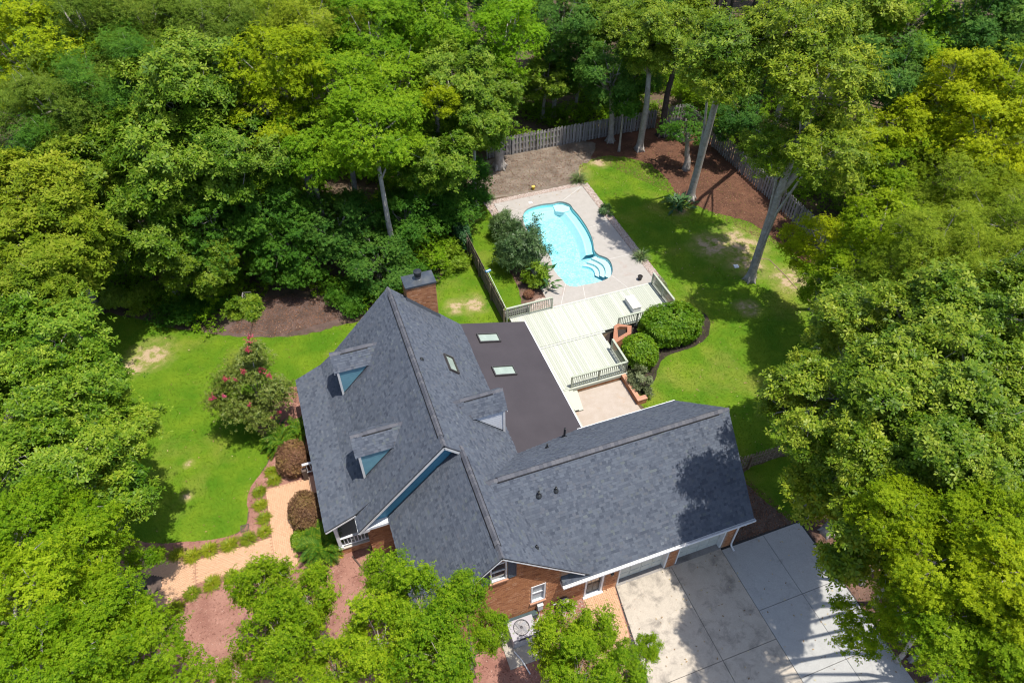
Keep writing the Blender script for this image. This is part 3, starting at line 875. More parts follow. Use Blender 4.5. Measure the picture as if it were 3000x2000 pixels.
# exterior returns under the garage gutter's left end
MB().box(7.1, 12.74, 2.7, 8.5, 13.02, 2.9).build('soffit', M_white, garage_roof)
MB().add([(7.11, 12.75, 3.0), (7.11, 13.02, 3.27), (7.11, 13.02, 2.9), (7.11, 12.75, 2.9)], [(0, 1, 2, 3)]).build('eave_return', M_slate, garage_roof)
MB().box(8.5, 12.74, 2.8, 17.3, 13.02, 2.86).build('soffit', M_white, garage_roof)
# gutter: open trough
m = MB()
gx0, gx1 = 7.08, 17.46
m.box(gx0, 12.57, 2.86, gx1, 12.7, 2.885); m.box(gx0, 12.57, 2.885, gx1, 12.59, 3.0); m.box(gx0, 12.685, 2.885, gx1, 12.705, 2.985)
m.box(gx0, 12.59, 2.885, gx0 + .015, 12.685, 2.99); m.box(gx1 - .015, 12.59, 2.885, gx1, 12.685, 2.99); m.box(gx0, 12.55, 2.985, gx1, 12.575, 3.005)
m.build('gutter', M_white, garage_roof)
# downspout
MB().tube([(16.98, 12.63, 2.88), (16.98, 12.66, 2.7), (16.98, 12.96, 2.5), (16.98, 12.97, .3), (16.98, 12.9, .12), (16.98, 12.62, .07)], .05, 8).build('downspout', M_white, house)

# garage doors
for gi, (xa, xb) in enumerate(((10.33, 13.12), (13.66, 16.42))):
    gd = MB().box(xa + .1, YW + .26, .06, xb - .1, YW + .3, 2.4).build('garage_door', plain('garage_door_paint', (.56, .58, .54), (.5, .52, .49), 2, .5, .4), house)
    for j in range(4):
        for i in range(4):
            pw = (xb - xa - .3) / 4
            MB().box(xa + .15 + i * pw + .05, YW + .235, .1 + j * .57 + .05, xa + .15 + (i + 1) * pw - .05, YW + .262, .1 + (j + 1) * .57 - .06).build('panel', MATS['garage_door_paint'], gd, bevel=.012)
    fr = MB().box(xa, YW + .02, .06, xa + .1, YW + .29, 2.45).box(xb - .1, YW + .02, .06, xb, YW + .29, 2.45).box(xa + .1, YW + .02, 2.38, xb - .1, YW + .29, 2.45)
    fr.build('door_frame', M_white, gd)
    MB().box(xa, YW - .05, 0, xb, YW + .3, .062).build('threshold', concrete_mat('threshold', (.3, .28, .26), (.25, .23, .22), (.12, .11, .1), .1), gd)
# side entry door
ed = MB().box(8.6, YW + .12, .06, 9.4, YW + .17, 2.1).build('entry_door', plain('door_brown', (.085, .07, .055), (.07, .055, .045), 5, .5, .4), house)
MB().box(8.5, YW - .02, .06, 8.6, YW + .18, 2.16).box(9.4, YW - .02, .06, 9.5, YW + .18, 2.16).box(8.6, YW - .02, 2.1, 9.4, YW + .18, 2.16).build('door_frame', M_white, ed)
MB().box(8.46, YW - .12, 0, 9.54, YW + .14, .1).build('door_sill', M_white, ed)
for i in range(3):
    for j in range(3):
        MB().box(8.71 + i * .2, YW + .108, 1.25 + j * .25, 8.71 + i * .2 + .18, YW + .122, 1.25 + j * .25 + .23).build('pane', plain('lit_pane', (.55, .45, .33), (.45, .36, .26), 4, .15, .6), ed)
for i in range(2):
    MB().box(8.72 + i * .31, YW + .105, .25, 8.98 + i * .31, YW + .122, 1.05).build('panel', MATS['door_brown'], ed, bevel=.012)
MB().tube([(9.33, YW + .07, 1.0), (9.33, YW + .12, 1.0)], .03, 8).build('handle', M_metalblk, ed)
# wall lantern
wl_ = MB().box(9.78, YW - .02, 1.85, 9.88, YW, 2.1).tube([(9.83, YW - .02, 2.06), (9.83, YW - .12, 2.1), (9.83, YW - .14, 2.02)], .012, 6)
wl_.lathe([(.02, 2.04), (.09, 1.98), (.08, 1.95), (.06, 1.78), (.02, 1.74)], (9.83, YW - .14, 0), 8)
wl_.build('wall_lantern', M_metalblk, house)

def window(x0, z0, x1, z1, y, blind, sill=True):
    f = MB().box(x0, y - .03, z0, x0 + .07, y + .12, z1).box(x1 - .07, y - .03, z0, x1, y + .12, z1).box(x0 + .07, y - .03, z1 - .07, x1 - .07, y + .12, z1).box(x0 + .07, y - .03, z0, x1 - .07, y + .12, z0 + .08)
    zm = (z0 + z1) / 2
    f.box(x0 + .07, y + .02, zm - .03, x1 - .07, y + .09, zm + .03)
    wo = f.build('window', M_white, house)
    MB().box(x0 + .07, y + .06, zm + .03, x1 - .07, y + .07, z1 - .07).build('pane', M_glass if not blind else M_blind, wo)
    MB().box(x0 + .07, y + .075, z0 + .08, x1 - .07, y + .085, zm - .03).build('pane', M_glass if not blind else M_blind, wo)
    if sill: MB().obox((x0 - .05, y - .09, z0 - .12), (x1 - x0 + .1, 0, 0), (0, .14, .03), (0, 0, .1)).build('sill', M_sillb, wo)
    return wo
window(3.72, 5.1, 4.48, 6.66, YW, False)
window(5.65, 1.62, 6.37, 3.3, YW, True)
for xa, xb in ((4.52, 4.9), (3.3, 3.68)):
    s_ = MB().box(xa, YW - .05, 5.08, xa + .04, YW - .005, 6.66).box(xb - .04, YW - .05, 5.08, xb, YW - .005, 6.66).box(xa + .04, YW - .05, 5.08, xb - .04, YW - .005, 5.14).box(xa + .04, YW - .05, 6.6, xb - .04, YW - .005, 6.66)
    so = s_.build('shutter', M_slate, house)
    for j in range(16):
        MB().obox((xa + .04, YW - .04, 5.16 + j * .089), (xb - xa - .08, 0, 0), (0, .03, .012), (0, 0, .07)).build('slat', M_slate, so)

# dormers
def dormer(xf, sgn, y0, hw, ez_, rz_, roofslope, cheek, wsid):
    """xf front face x, sgn: -1 faces -X, +1 faces +X; y0 the near cheek"""
    d = part('dormer')
    yc, y1 = y0 + hw, y0 + 2 * hw
    def zr(x): return RZ - SM * abs(x - RX)
    # back end of eave where it meets the roof
    xe = RX + sgn * (RZ - ez_) / SM
    zb = zr(xf)
    # cheeks of lap siding
    for yy, o_, mat in ((y0, -1, cheek), (y1, 1, cheek)):
        j = 0; z = zb + .03
        while z < ez_ - .02:
            zt = min(z + .15, ez_)
            xa, xb = RX + sgn * (RZ - z) / SM, RX + sgn * (RZ - zt) / SM
            if sgn < 0: xa, xb = max(xf, xa), max(xf, xb)
            else: xa, xb = min(xf, xa), min(xf, xb)
            b = MB().add([(xf, yy + o_ * .02, z), (xa, yy + o_ * .02, z), (xb, yy + o_ * .008, zt), (xf, yy + o_ * .008, zt), (xf, yy, z), (xa, yy, z), (xb, yy, zt), (xf, yy, zt)],
                         [(0, 1, 2, 3), (4, 5, 1, 0), (7, 6, 5, 4), (3, 2, 6, 7)])
            b.build('siding_board', mat, d)
            z += .155
    # front wall + gable
    f = MB().add([(xf, y0, zb - .1), (xf, y1, zb - .1), (xf, y1, ez_), (xf, yc, rz_ - .08), (xf, y0, ez_)], [(0, 1, 2, 3, 4)])
    f.build('dormer_face', wsid, d)
    wn_ = MB().box(xf + sgn * .0 - .03, yc - .38, zb + .25, xf + .03, yc + .38, ez_ - .05).build('dormer_window', M_white, d)
    MB().box(xf - .04, yc - .3, zb + .33, xf + .04, yc + .3, ez_ - .13).build('pane', M_glass, d)
    # corner trim
    m = MB()
    for yy in (y0, y1):
        m.box(xf - .06, yy - .06, zb - .02, xf + .06, yy + .06, ez_ - .03)
    m.build('corner_trim', M_white, d)
    # roof
    ov, fo = .06, .2
    s = (rz_ - ez_) / (hw + .0)
    xo = xf + sgn * fo
    zed = ez_ - s * ov + .06
    rzz = rz_ + .06
    def xback(z): return RX + sgn * (RZ - z) / SM
    for side in (-1, 1):
        ye = yc + side * (hw + ov)
        Ls = math.hypot(hw + ov, rzz - zed)
        Vd = unit((0, -side * (hw + ov), rzz - zed))
        L0 = abs(xo - xback(zed)); L1 = abs(xo - xback(rzz))
        Ud = np.array((1.0, 0, 0)) if side < 0 else np.array((-1.0, 0, 0))
        # choose origin so U x V points up
        if (Ud[0] > 0) == (sgn < 0):       # U runs from the front towards the back
            O = (xo, ye, zed); cp = [(0, 0), (L0, 0), (L1, Ls), (0, Ls)]
        else:
            O = (xback(rzz), ye, zed); cp = [(L1 - L0, 0), (L1, 0), (L1, Ls), (0, Ls)]
        roof_plane(d, O, Ud, Vd, L1, Ls, int(abs(y0 * 10)) + side, cp)
    a, b = (xo, yc, rzz), (xback(rzz), yc, rzz)
    ridge(d, a, b, s, 31, True, .14)
    # barge boards and eave soffit
    m = MB()
    for side in (-1, 1):
        m.bar((xo - sgn * .03, yc, rzz - .16), (xo - sgn * .03, yc + side * (hw + ov - .03), zed - .14), .022, .1)
    m.build('barge_board', M_white, d)
    # dark step flashing along the cheek foot
    m = MB()
    for yy, o_ in ((y0, -1), (y1, 1)):
        n_ = 6
        xs = np.linspace(xf, xe, n_ + 1)
        for i in range(n_):
            za, zb_ = zr(xs[i]), zr(xs[i + 1])
            m.add([(xs[i], yy + o_ * .026, za), (xs[i + 1], yy + o_ * .026, zb_), (xs[i + 1], yy + o_ * .026, zb_ + .11), (xs[i], yy + o_ * .026, za + .11),
                   (xs[i], yy + o_ * .12, za + .03), (xs[i + 1], yy + o_ * .12, zb_ + .03)], [(0, 1, 2, 3), (0, 1, 5, 4)])
    m.build('flashing', M_flash, d)
    return d
dormer(-.34, -1, 26.42, .75, 6.2, 6.86, 0, M_teal2, M_teal2)
dormer(-.32, -1, 20.68, .75, 6.2, 6.86, 0, M_teal2, M_teal2)
dormer(7.16, 1, 21.03, .72, 6.15, 6.9, 0, M_wsiding, M_wsiding)

# skylights
def skylight(O, U, Vv, a, b):
    O, U, Vv = V3(O), unit(U), unit(Vv); N = np.cross(U, Vv)
    m = MB(); t = .07; h = N * .13
    m.obox(O, U * a, Vv * t, h); m.obox(O + Vv * (b - t), U * a, Vv * t, h); m.obox(O + Vv * t, U * t, Vv * (b - 2 * t), h); m.obox(O + Vv * t + U * (a - t), U * t, Vv * (b - 2 * t), h)
    s = m.build('skylight', plain('bronze_frame', (.07, .062, .062), (.05, .045, .045), 8, .45, .5), house)
    q_ = O + U * t + Vv * t + N * .1
    MB().quad(q_, q_ + U * (a - 2 * t), q_ + U * (a - 2 * t) + Vv * (b - 2 * t), q_ + Vv * (b - 2 * t)).build('glass', M_skyglass, s)
    MB().obox(O + U * t + Vv * t + N * .035, U * (a - 2 * t), Vv * (b - 2 * t), N * .01).build('shaft', plain('shaft_white', (.46, .50, .48), (.36, .4, .385), 2), s)
def skyglass():
    m, nt, bs = _nt('skylight_glass')
    tr = nt.nodes.new('ShaderNodeBsdfTransparent'); tr.inputs[0].default_value = (.88, .93, .9, 1)
    gl_ = nt.nodes.new('ShaderNodeBsdfGlossy'); gl_.inputs['Roughness'].default_value = .03
    fr = nt.nodes.new('ShaderNodeFresnel'); fr.inputs[0].default_value = 1.22
    mx = nt.nodes.new('ShaderNodeMixShader')
    nt.links.new(fr.outputs[0], mx.inputs[0]); nt.links.new(tr.outputs[0], mx.inputs[1]); nt.links.new(gl_.outputs[0], mx.inputs[2])
    nt.links.new(mx.outputs[0], nt.nodes['Material Output'].inputs[0])
    return m
M_skyglass = skyglass()
fu = unit((1, 0, fs))
skylight((8.06, 27.98, fzf(8.06)), fu, (0, 1, 0), 1.4, .78)
skylight((8.06, 25.14, fzf(8.06)), fu, (0, 1, 0), 1.4, .78)
mu = unit((-1, 0, SM))
skylight((5.75, 24.35, RZ - SM * (5.75 - RX)), (0, 1, 0), mu, 1.25, .72)

# roof vents
def pipe(x, y, z, r_, h, bend=False):
    m = MB().lathe([(r_ * 2.6, -.04), (r_ * 2.4, .03), (r_ * 1.3, .1), (r_, .11), (r_, h), (r_ * .7, h + .005), (r_ * .6, h - .1)], (x, y, z), 10)
    m.build('vent_pipe', M_metalblk, house)
for x, y, z, r_, h in ((7.02, 15.81, 6.1, .06, .32), (7.87, 15.79, 6.08, .05, .3), (6.08, 13.64, 5.64, .045, .22), (8.8, 19.06, 4.69, .045, .35), (10.23, 20.06, 3.68, .06, .75), (3.85, 24.26, 7.88, .05, .12)):
    pipe(x, y, z, r_, h)

# chimney
ch = part('chimney')
m = MB().box(4.36, 29.49, 0, 6.06, 30.47, 8.15)
cb = m.build('stack', M_int, ch)
zf = lambda u: RZ - SM * (4.36 + u - RX)
brick_face(ch, (4.36, 29.49, 5.2), (1, 0, 0), 1.7, 2.95, lambda u, z: z + 5.2 > zf(u) + .05, 51)
brick_face(ch, (4.36, 30.47, 0), (0, -1, 0), .98, 8.15, lambda u, z: True, 52)
brick_face(ch, (6.06, 29.49, 3), (0, 1, 0), .98, 5.15, lambda u, z: True, 53)
cp = MB().box(4.31, 29.44, 8.13, 6.11, 30.52, 8.24)
cp.add([(4.31, 29.44, 8.24), (6.11, 29.44, 8.24), (6.11, 30.52, 8.24), (4.31, 30.52, 8.24), (5.05, 29.9, 8.31), (5.35, 29.9, 8.31), (5.35, 30.06, 8.31), (5.05, 30.06, 8.31)], [(0, 1, 5, 4), (1, 2, 6, 5), (2, 3, 7, 6), (3, 0, 4, 7), (4, 5, 6, 7)])
cp.build('chimney_cap', plain('cap_metal', (.05, .06, .075), (.12, .125, .12), 1.6, .32, .6, lo=.45, hi=.8), ch)
MB().lathe([(.19, 8.27), (.19, 8.3), (.17, 8.32), (.17, 8.5)], (5.2, 29.98, 0), 20).build('flue', plain('flue_steel', (.3, .3, .3), (.22, .22, .22), 4, .35, .5, metal=.6), ch)
MB().lathe([(.17, 8.47), (.2, 8.5), (.2, 8.68), (.23, 8.7), (.23, 8.82), (.0, 8.86)], (5.2, 29.98, 0), 20).build('flue_cap', M_metalblk, ch)
m = MB()
m.add([(4.3, 29.47, zf(-.06)), (6.15, 29.47, zf(1.79)), (6.15, 29.47, zf(1.79) + .2), (4.3, 29.47, zf(-.06) + .2), (4.3, 29.33, zf(-.06) + .03), (6.15, 29.33, zf(1.79) + .03)], [(0, 1, 2, 3), (4, 5, 2, 3)])
m.build('flashing', M_flash, ch)

# front porch
po = part('porch')
MB().box(-2.45, 19.45, 0, -.86, 29.3, .56).build('porch_base', M_int, po)
pb = po
brick_face(pb, (-2.45, 19.45, 0), (1, 0, 0), 1.58, .56, lambda u, z: True, 61)
brick_face(pb, (-2.45, 29.3, 0), (0, -1, 0), 9.85, .56, lambda u, z: True, 62)
MB().box(-2.5, 19.4, .56, -.86, 29.35, .62).build('porch_floor', plain('porch_concrete', (.5, .47, .42), (.44, .41, .37), 3), po)
for yy in (19.55, 22.0, 24.9, 27.3, 29.1):
    m = MB().box(-2.46, yy - .09, .72, -2.28, yy + .09, 2.7).box(-2.5, yy - .13, .62, -2.24, yy + .13, .74).box(-2.5, yy - .13, 2.6, -2.24, yy + .13, 2.75)
    m.build('column', M_white, po, bevel=.012)
MB().box(-2.5, 19.45, 2.72, -2.26, 29.3, 2.84).build('porch_beam', M_white, po)
def railing(parent, p, q, z0, h, mat, post=True, step=.13, pname='baluster', wd=.09):
    p, q = V3((*p, 0)), V3((*q, 0)); L = np.linalg.norm(q - p); d = unit(q - p); ang = math.atan2(d[1], d[0])
    up = np.array((0, 0, 1.0))
    MB().bar(p + up * (z0 + h), q + up * (z0 + h), wd * 1.5, .045).build('handrail', mat, parent)
    MB().bar(p + up * (z0 + .12), q + up * (z0 + .12), wd * .5, .06).bar(p + up * (z0 + h - .07), q + up * (z0 + h - .07), wd * .5, .06).build('rail', mat, parent)
    key = (round(h, 2), mat.name)
    if key not in BALM: BALM[key] = MB().box(-.018, -.018, .1, .018, .018, h - .03).mesh('baluster', mat)
    n = max(2, int(L / step))
    for i in range(1, n):
        pp = p + d * (L * i / n)
        put(pname, BALM[key], parent, (pp[0], pp[1], z0), (0, 0, ang))
    if post:
        np_ = max(1, int(round(L / 1.7)))
        for i in range(np_ + 1):
            pp = p + d * (L * i / np_)
            MB().obox(pp + up * (z0 - .25) - d * .045 - np.cross(up, d) * .045, d * .09, np.cross(up, d) * .09, up * (h + .23)).build('post', mat, parent)
BALM = {}
railing(po, (-2.3, 19.52), (-.9, 19.52), .62, .85, M_white, False, .17)
railing(po, (-2.37, 19.6), (-2.37, 22.0), .62, .85, M_white, False, .17)
railing(po, (-2.37, 24.9), (-2.37, 29.0), .62, .85, M_white, False, .17)
# entry steps with a short rail on the far side
for i, (xa, zt) in enumerate(((-3.35, .42), (-3.02, .56))):
    MB().box(xa if i == 0 else -3.02, 23.3, 0, -2.47, 24.6, zt).build('step', M_int, po) if i == 0 else None
st = MB().box(-3.3, 23.3, .42, -2.47, 24.6, .45)
st.build('step_tread', M_sillb, po)
brick_face(po, (-3.35, 24.6, 0), (0, -1, 0), 1.3, .42, lambda u, z: True, 63)
m = MB().box(-3.62, 24.66, 0, -3.36, 24.92, .9)
m.build('rail_pier', plain('pier_brown', (.13, .095, .08), (.1, .075, .06), 6), po)
railing(po, (-3.5, 24.8), (-2.5, 24.8), .45, .9, M_white, False, .17)

# ------------------------------------------------------------------ pool
def water_mat():
    m, nt, bs = _nt('pool_water')
    tr = nt.nodes.new('ShaderNodeBsdfTransparent'); tr.inputs[0].default_value = (.80, .965, .985, 1)
    gl_ = nt.nodes.new('ShaderNodeBsdfGlossy'); gl_.inputs['Roughness'].default_value = .06
    fr = nt.nodes.new('ShaderNodeFresnel'); fr.inputs[0].default_value = 1.33
    b = nt.nodes.new('ShaderNodeBump'); b.inputs['Strength'].default_value = .6; b.inputs['Distance'].default_value = .05
    nt.links.new(_noise(nt, 5.5, 4, .6, dist=.6), b.inputs['Height'])
    for q in (gl_, fr): nt.links.new(b.outputs[0], q.inputs['Normal'])
    mx = nt.nodes.new('ShaderNodeMixShader')
    nt.links.new(fr.outputs[0], mx.inputs[0]); nt.links.new(tr.outputs[0], mx.inputs[1]); nt.links.new(gl_.outputs[0], mx.inputs[2])
    nt.links.new(mx.outputs[0], nt.nodes['Material Output'].inputs[0])
    return m
def ripple_lit_mat(name, c1, c2, c3, sc):  # cyan to white mottling: ripple light and sparkle painted into the floor colour
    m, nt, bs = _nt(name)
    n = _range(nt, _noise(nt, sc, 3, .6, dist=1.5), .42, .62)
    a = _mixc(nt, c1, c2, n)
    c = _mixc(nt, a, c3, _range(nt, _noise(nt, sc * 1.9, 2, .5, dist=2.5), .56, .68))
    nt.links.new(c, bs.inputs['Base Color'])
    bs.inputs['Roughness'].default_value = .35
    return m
M_shellf = ripple_lit_mat('pool_floor_ripple_lit', (.26, .64, .77), (.43, .74, .83), (.64, .84, .88), 2.8)
M_shellw = plain('pool_shell', (.5, .93, .98), (.54, .94, .98), 3, .3, .4)
M_nose = plain('pool_nosing', (.66, .86, .88), (.58, .8, .83), 5, .4)
M_step = plain('pool_step', (.72, .84, .86), (.66, .8, .83), 5, .4)
pool = thing('swimming_pool', 'freeform turquoise swimming pool with corner steps behind the deck', 'swimming pool', (19, 40, 0))
lp = POOLLP; n = len(lp)
ctr = lp.mean(0)
def inset(l, d):
    o = []
    for i in range(len(l)):
        t = l[(i + 1) % len(l)] - l[i - 1]; t = t / np.linalg.norm(t)
        o.append(l[i] + np.array((t[1], -t[0])) * d)
    return np.array(o)
# orientation: make the loop clockwise so that inset() points inwards
area = .5 * np.sum(lp[:, 0] * np.roll(lp[:, 1], -1) - np.roll(lp[:, 0], -1) * lp[:, 1])
if area > 0: lp = lp[::-1]
ZF = -.8
def wallstrip(l, z0, z1, closed=True):
    m = MB(); k = len(l)
    for i in range(k if closed else k - 1):
        a, b = l[i], l[(i + 1) % k]
        m.quad((*a, z0), (*b, z0), (*b, z1), (*a, z1))
    return m
wallstrip(lp, ZF, -.1).build('basin_wall', M_shellw, pool)
wallstrip(inset(lp, -.001), -.14, .046).build('coping', plain('coping_line', (.42, .5, .54), (.36, .44, .48), 5, .6), pool)
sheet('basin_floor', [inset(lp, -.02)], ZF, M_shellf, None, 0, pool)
# bench along the far end and the right side
sel = [i for i in range(n) if (lp[i][1] > 43.2) or (lp[i][0] > 20.2 and lp[i][1] > 38.1)]
# contiguous ordering
st_ = [i for i in sel if (i - 1) % n not in sel][0]
seq = []; i = st_
while i in sel: seq.append(i); i = (i + 1) % n
ins = inset(lp, .66); ins2 = inset(lp, .52)
def sm(a, kk=6):
    a = np.array(a); b = a.copy()
    for _ in range(kk):
        b[1:-1] = (b[:-2] + b[1:-1] * 2 + b[2:]) / 4
    return b
A = lp[seq]; B = sm(ins2[seq], 14); Cc = sm(ins[seq], 14); Dd = sm(inset(lp, 1.05)[seq], 14)
m = MB(); m2 = MB(); m3 = MB()
for i in range(len(seq) - 1):
    m.quad((*A[i], -.36), (*A[i + 1], -.36), (*B[i + 1], -.34), (*B[i], -.34))
    m2.quad((*B[i], -.34), (*B[i + 1], -.34), (*Cc[i + 1], -.34), (*Cc[i], -.34))
    m3.quad((*Cc[i], -.34), (*Cc[i + 1], -.34), (*Dd[i + 1], ZF), (*Dd[i], ZF))
m.build('bench', M_shellw, pool); m2.build('bench_edge', M_nose, pool); m3.build('bench_riser', M_nose, pool)
# corner steps at the near right
arc = [i for i in range(n) if lp[i][0] > 20.5 and lp[i][1] < 38.0]
st_ = [i for i in arc if (i - 1) % n not in arc][0]
seq = []; i = st_
while i in arc: seq.append(i); i = (i + 1) % n
prev = lp[seq]
for k_, (dd, zz) in enumerate(((.5, -.26), (.95, -.44), (1.35, -.62))):
    cur = sm(lp[seq] + (np.array([19.0, 37.4]) - lp[seq]) * np.minimum(1, dd / np.linalg.norm(np.array([19.0, 37.4]) - lp[seq], axis=1))[:, None], 6)
    m = MB(); e = MB()
    for i in range(len(seq) - 1):
        a, b, c, d = prev[i], prev[i + 1], cur[i + 1], cur[i]
        m.quad((*a, zz), (*b, zz), (*c, zz), (*d, zz))
        e.quad((*d, zz), (*c, zz), (*c, zz - .2), (*d, zz - .2))
    m.build('step', M_step, pool); e.build('step_riser', M_nose, pool)
    prev = cur
# seat at the far end
seat = [(20.0, 45.15), (20.4, 45.22), (20.85, 45.06), (21.28, 44.5), (21.05, 44.05), (20.5, 44.0), (19.9, 44.35)]
MB().prism(seat[::-1], -.6, -.22).build('seat', M_step, pool, bevel=.03)
sheet('water', [inset(lp, -.0)], -.12, water_mat(), None, 0, pool)
MB().box(18.1, 45.75, .046, 18.4, 46.0, .056).build('skimmer_lid', M_white, pool)

# ------------------------------------------------------------------ deck
M_deck = toned('deck_paint', [(0, (.42, .44, .37)), (.5, (.48, .50, .425)), (1, (.53, .545, .475))], .75, .25, 25, .06, .2)
M_rail = plain('rail_paint', (.42, .45, .36), (.37, .40, .315), 5, .7, .3)
deck = thing('wooden_deck', 'pale green painted wooden deck with railings between house and pool', 'deck', (16, 29, 0))
DZ = .42
bw = .142
def boards(x0, x1, y0, y1, seed):
    r = np.random.default_rng(seed); x = x0
    Lk = round(y1 - y0, 2)
    ms = [MB().box(0, 0, -.035, bw - .009, Lk, 0, t).mesh('board', M_deck) for t in (.1, .4, .6, .9)]
    while x + bw <= x1 + .03:
        put('board', ms[int(r.integers(0, 4))], deck, (x, y0, DZ + r.normal(0, .0015)))
        x += bw
boards(11.72, 22.72, 29.56, 32.78, 71)
boards(11.72, 17.1, 25.62, 29.36, 72)
boards(11.72, 12.7, 22.4, 25.6, 73)
for yy in (29.39,):
    MB().box(11.72, yy, DZ - .035, 17.4, yy + .14, DZ + .003, .8).build('board', M_deck, deck)
MB().box(11.7, 32.8, DZ - .2, 22.76, 32.94, DZ + .003, .9).build('edge_board', M_deck, deck)
MB().box(22.74, 29.5, DZ - .2, 22.8, 32.8, DZ - .001, .5).build('edge_board', M_deck, deck)
MB().box(12.72, 25.5, DZ - .22, 17.12, 25.6, DZ - .002, .5).build('edge_board', M_deck, deck)
MB().box(17.12, 25.5, DZ - .22, 17.17, 28.6, DZ - .002, .5).build('edge_board', M_deck, deck)
fbase = MB().box(13.3, 25.53, 0, 17.1, 25.7, .2).build('brick_base', M_int, deck)
brick_face(fbase, (13.3, 25.53, 0), (1, 0, 0), 3.8, .2, lambda u, z: True, 75)
MB().box(11.7, 25.7, .02, 17.0, 29.3, DZ - .05).box(11.7, 29.6, .02, 22.7, 32.75, DZ - .05).box(11.7, 22.5, .02, 12.6, 25.6, DZ - .05).build('joists', plain('deck_under', (.2, .2, .16), (.15, .15, .12)), deck)
# angled steps down to the patio
for i in range(3):
    z = DZ - .03 - i * .12
    p0, p1 = (12.72 + i * .3, 25.5), (12.3 + i * .3, 23.6 - .15 * i)
    MB().obox((p0[0], p0[1], z - .05), (.3, 0, 0), (-.42 * .6, -1.95 * .8, 0), (0, 0, .05)).obox((p0[0] + .28, p0[1], 0.03), (.02, 0, 0), (-.42 * .6, -1.95 * .8, 0), (0, 0, z - .06)).build('stair_tread', M_deck, deck)
railing(deck, (13.25, 25.62), (17.02, 25.62), DZ, 1.0, M_rail, True, .135)
railing(deck, (17.05, 25.62), (17.05, 27.75), DZ, 1.0, M_rail, True, .135)
railing(deck, (11.5, 32.84), (14.86, 32.84), DZ, 1.0, M_rail, True, .135)
railing(deck, (22.74, 32.8), (22.74, 29.8), DZ, 1.0, M_rail, True, .135)
railing(deck, (18.35, 29.45), (22.7, 29.45), DZ, 1.0, M_rail, True, .135)

# brick planter in the deck corner
pl = thing('brick_planter', 'triangular terracotta brick planter set into the deck corner', 'planter', (18, 28.6, 0))
outer = [(17.1, 27.75), (18.75, 28.3), (19.1, 28.95), (18.3, 29.45), (18.0, 29.35)]
inner = [(17.75, 28.25), (18.55, 28.5), (18.78, 28.95), (18.3, 29.15), (18.1, 29.1)]
M_terra = plain('terracotta_brick', (.42, .2, .125), (.35, .155, .095), 9, .85, .2)
sheet('coping', [outer, inner], .86, M_terra, None, .1, pl)
wallstrip(np.array(outer), 0, .78).build('wall', M_brick, pl)
wallstrip(np.array(inner), .4, .78).build('inner_wall', M_brick, pl)
sheet('soil', [inner], .6, M_dirtmulch, None, 0, pl)

# low brick wall along the patio's right side
bwall = thing('low_brick_wall', 'low red brick planter wall at the right of the sunny patio', 'wall', (16.85, 24.4, 0))
MB().box(16.72, 23.2, 0, 16.95, 25.5, .38).build('core', M_int, bwall)
brick_face(bwall, (16.72, 25.5, 0), (0, -1, 0), 2.3, .38, lambda u, z: True, 81)
brick_face(bwall, (16.72, 23.2, 0), (1, 0, 0), .62, .38, lambda u, z: True, 82)
MB().box(16.95, 23.2, 0, 17.35, 23.45, .38).build('core', M_int, bwall)
MB().box(16.69, 23.17, .38, 17.38, 23.5, .46).box(16.69, 23.5, .38, 16.98, 25.5, .46).build('coping', M_sillb, bwall, bevel=.01)

# deck storage box
bxo = thing('deck_box', 'white slatted storage bench standing on the far end of the deck', 'storage box', (20.3, 31.05, DZ))
MB().box(19.98, 30.42, DZ + .005, 20.6, 31.72, DZ + .42).build('body', M_white, bxo, bevel=.02)
for i in range(4):
    MB().box(19.94, 30.39 + i * .34, DZ + .43, 20.64, 30.39 + i * .34 + .325, DZ + .47).build('lid_slat', plain('box_lid', (.72, .69, .62), (.66, .63, .56), 4), bxo, bevel=.01)
# black pot by the railing
pot = thing('plant_pot', 'round black plant pot on the pool concrete by the railing', 'pot', (22.35, 33.85, .046))
MB().lathe([(0, .0), (.13, .0), (.17, .3), (.19, .31), (.19, .34), (.16, .34), (.15, .25), (0, .25)], (22.35, 33.85, .05), 20).build('pot_body', M_metalblk, pot, smooth=False)
MB().lathe([(0, .24), (.15, .26)], (22.35, 33.85, .05), 12).build('soil', M_dirtmulch, pot)
# pool brush on a pole leaning on the fence
br = thing('pool_brush', 'blue and white pool brush on a white pole leaning on the fence', 'pool brush', (11.8, 36.9, 0))
MB().tube([(11.95, 33.6, .02), (11.5, 36.85, 1.55)], .014, 6).build('pole', M_white, br)
MB().obox((11.32, 36.75, 1.53), (.42, .1, 0), (-.05, .2, .02), (0, 0, .07)).build('head', plain('brush_blue', (.02, .22, .45), (.02, .18, .38), 5, .4), br, bevel=.02)
MB().obox((11.33, 36.82, 1.603), (.4, .095, 0), (-.015, .06, .006), (0, 0, .02)).build('stripe', M_white, br)
# small yellow bucket behind the pool
yb = thing('yellow_bucket', 'small yellow bucket on bare soil behind the pool concrete', 'bucket', (19.2, 47.7, 0))
MB().lathe([(0, 0), (.12, 0), (.15, .26), (.16, .28), (.14, .28), (.12, .05), (0, .05)], (19.2, 47.7, .01), 14).build('bucket_body', plain('bucket_yellow', (.6, .38, .03), (.5, .31, .02), 5, .5), yb)
MB().lathe([(0, 0), (.17, .0), (.15, .03), (0, .04)], (19.2, 47.7, .29), 14).build('lid', plain('bucket_lid', (.68, .5, .12), (.6, .44, .1), 5, .5), yb)
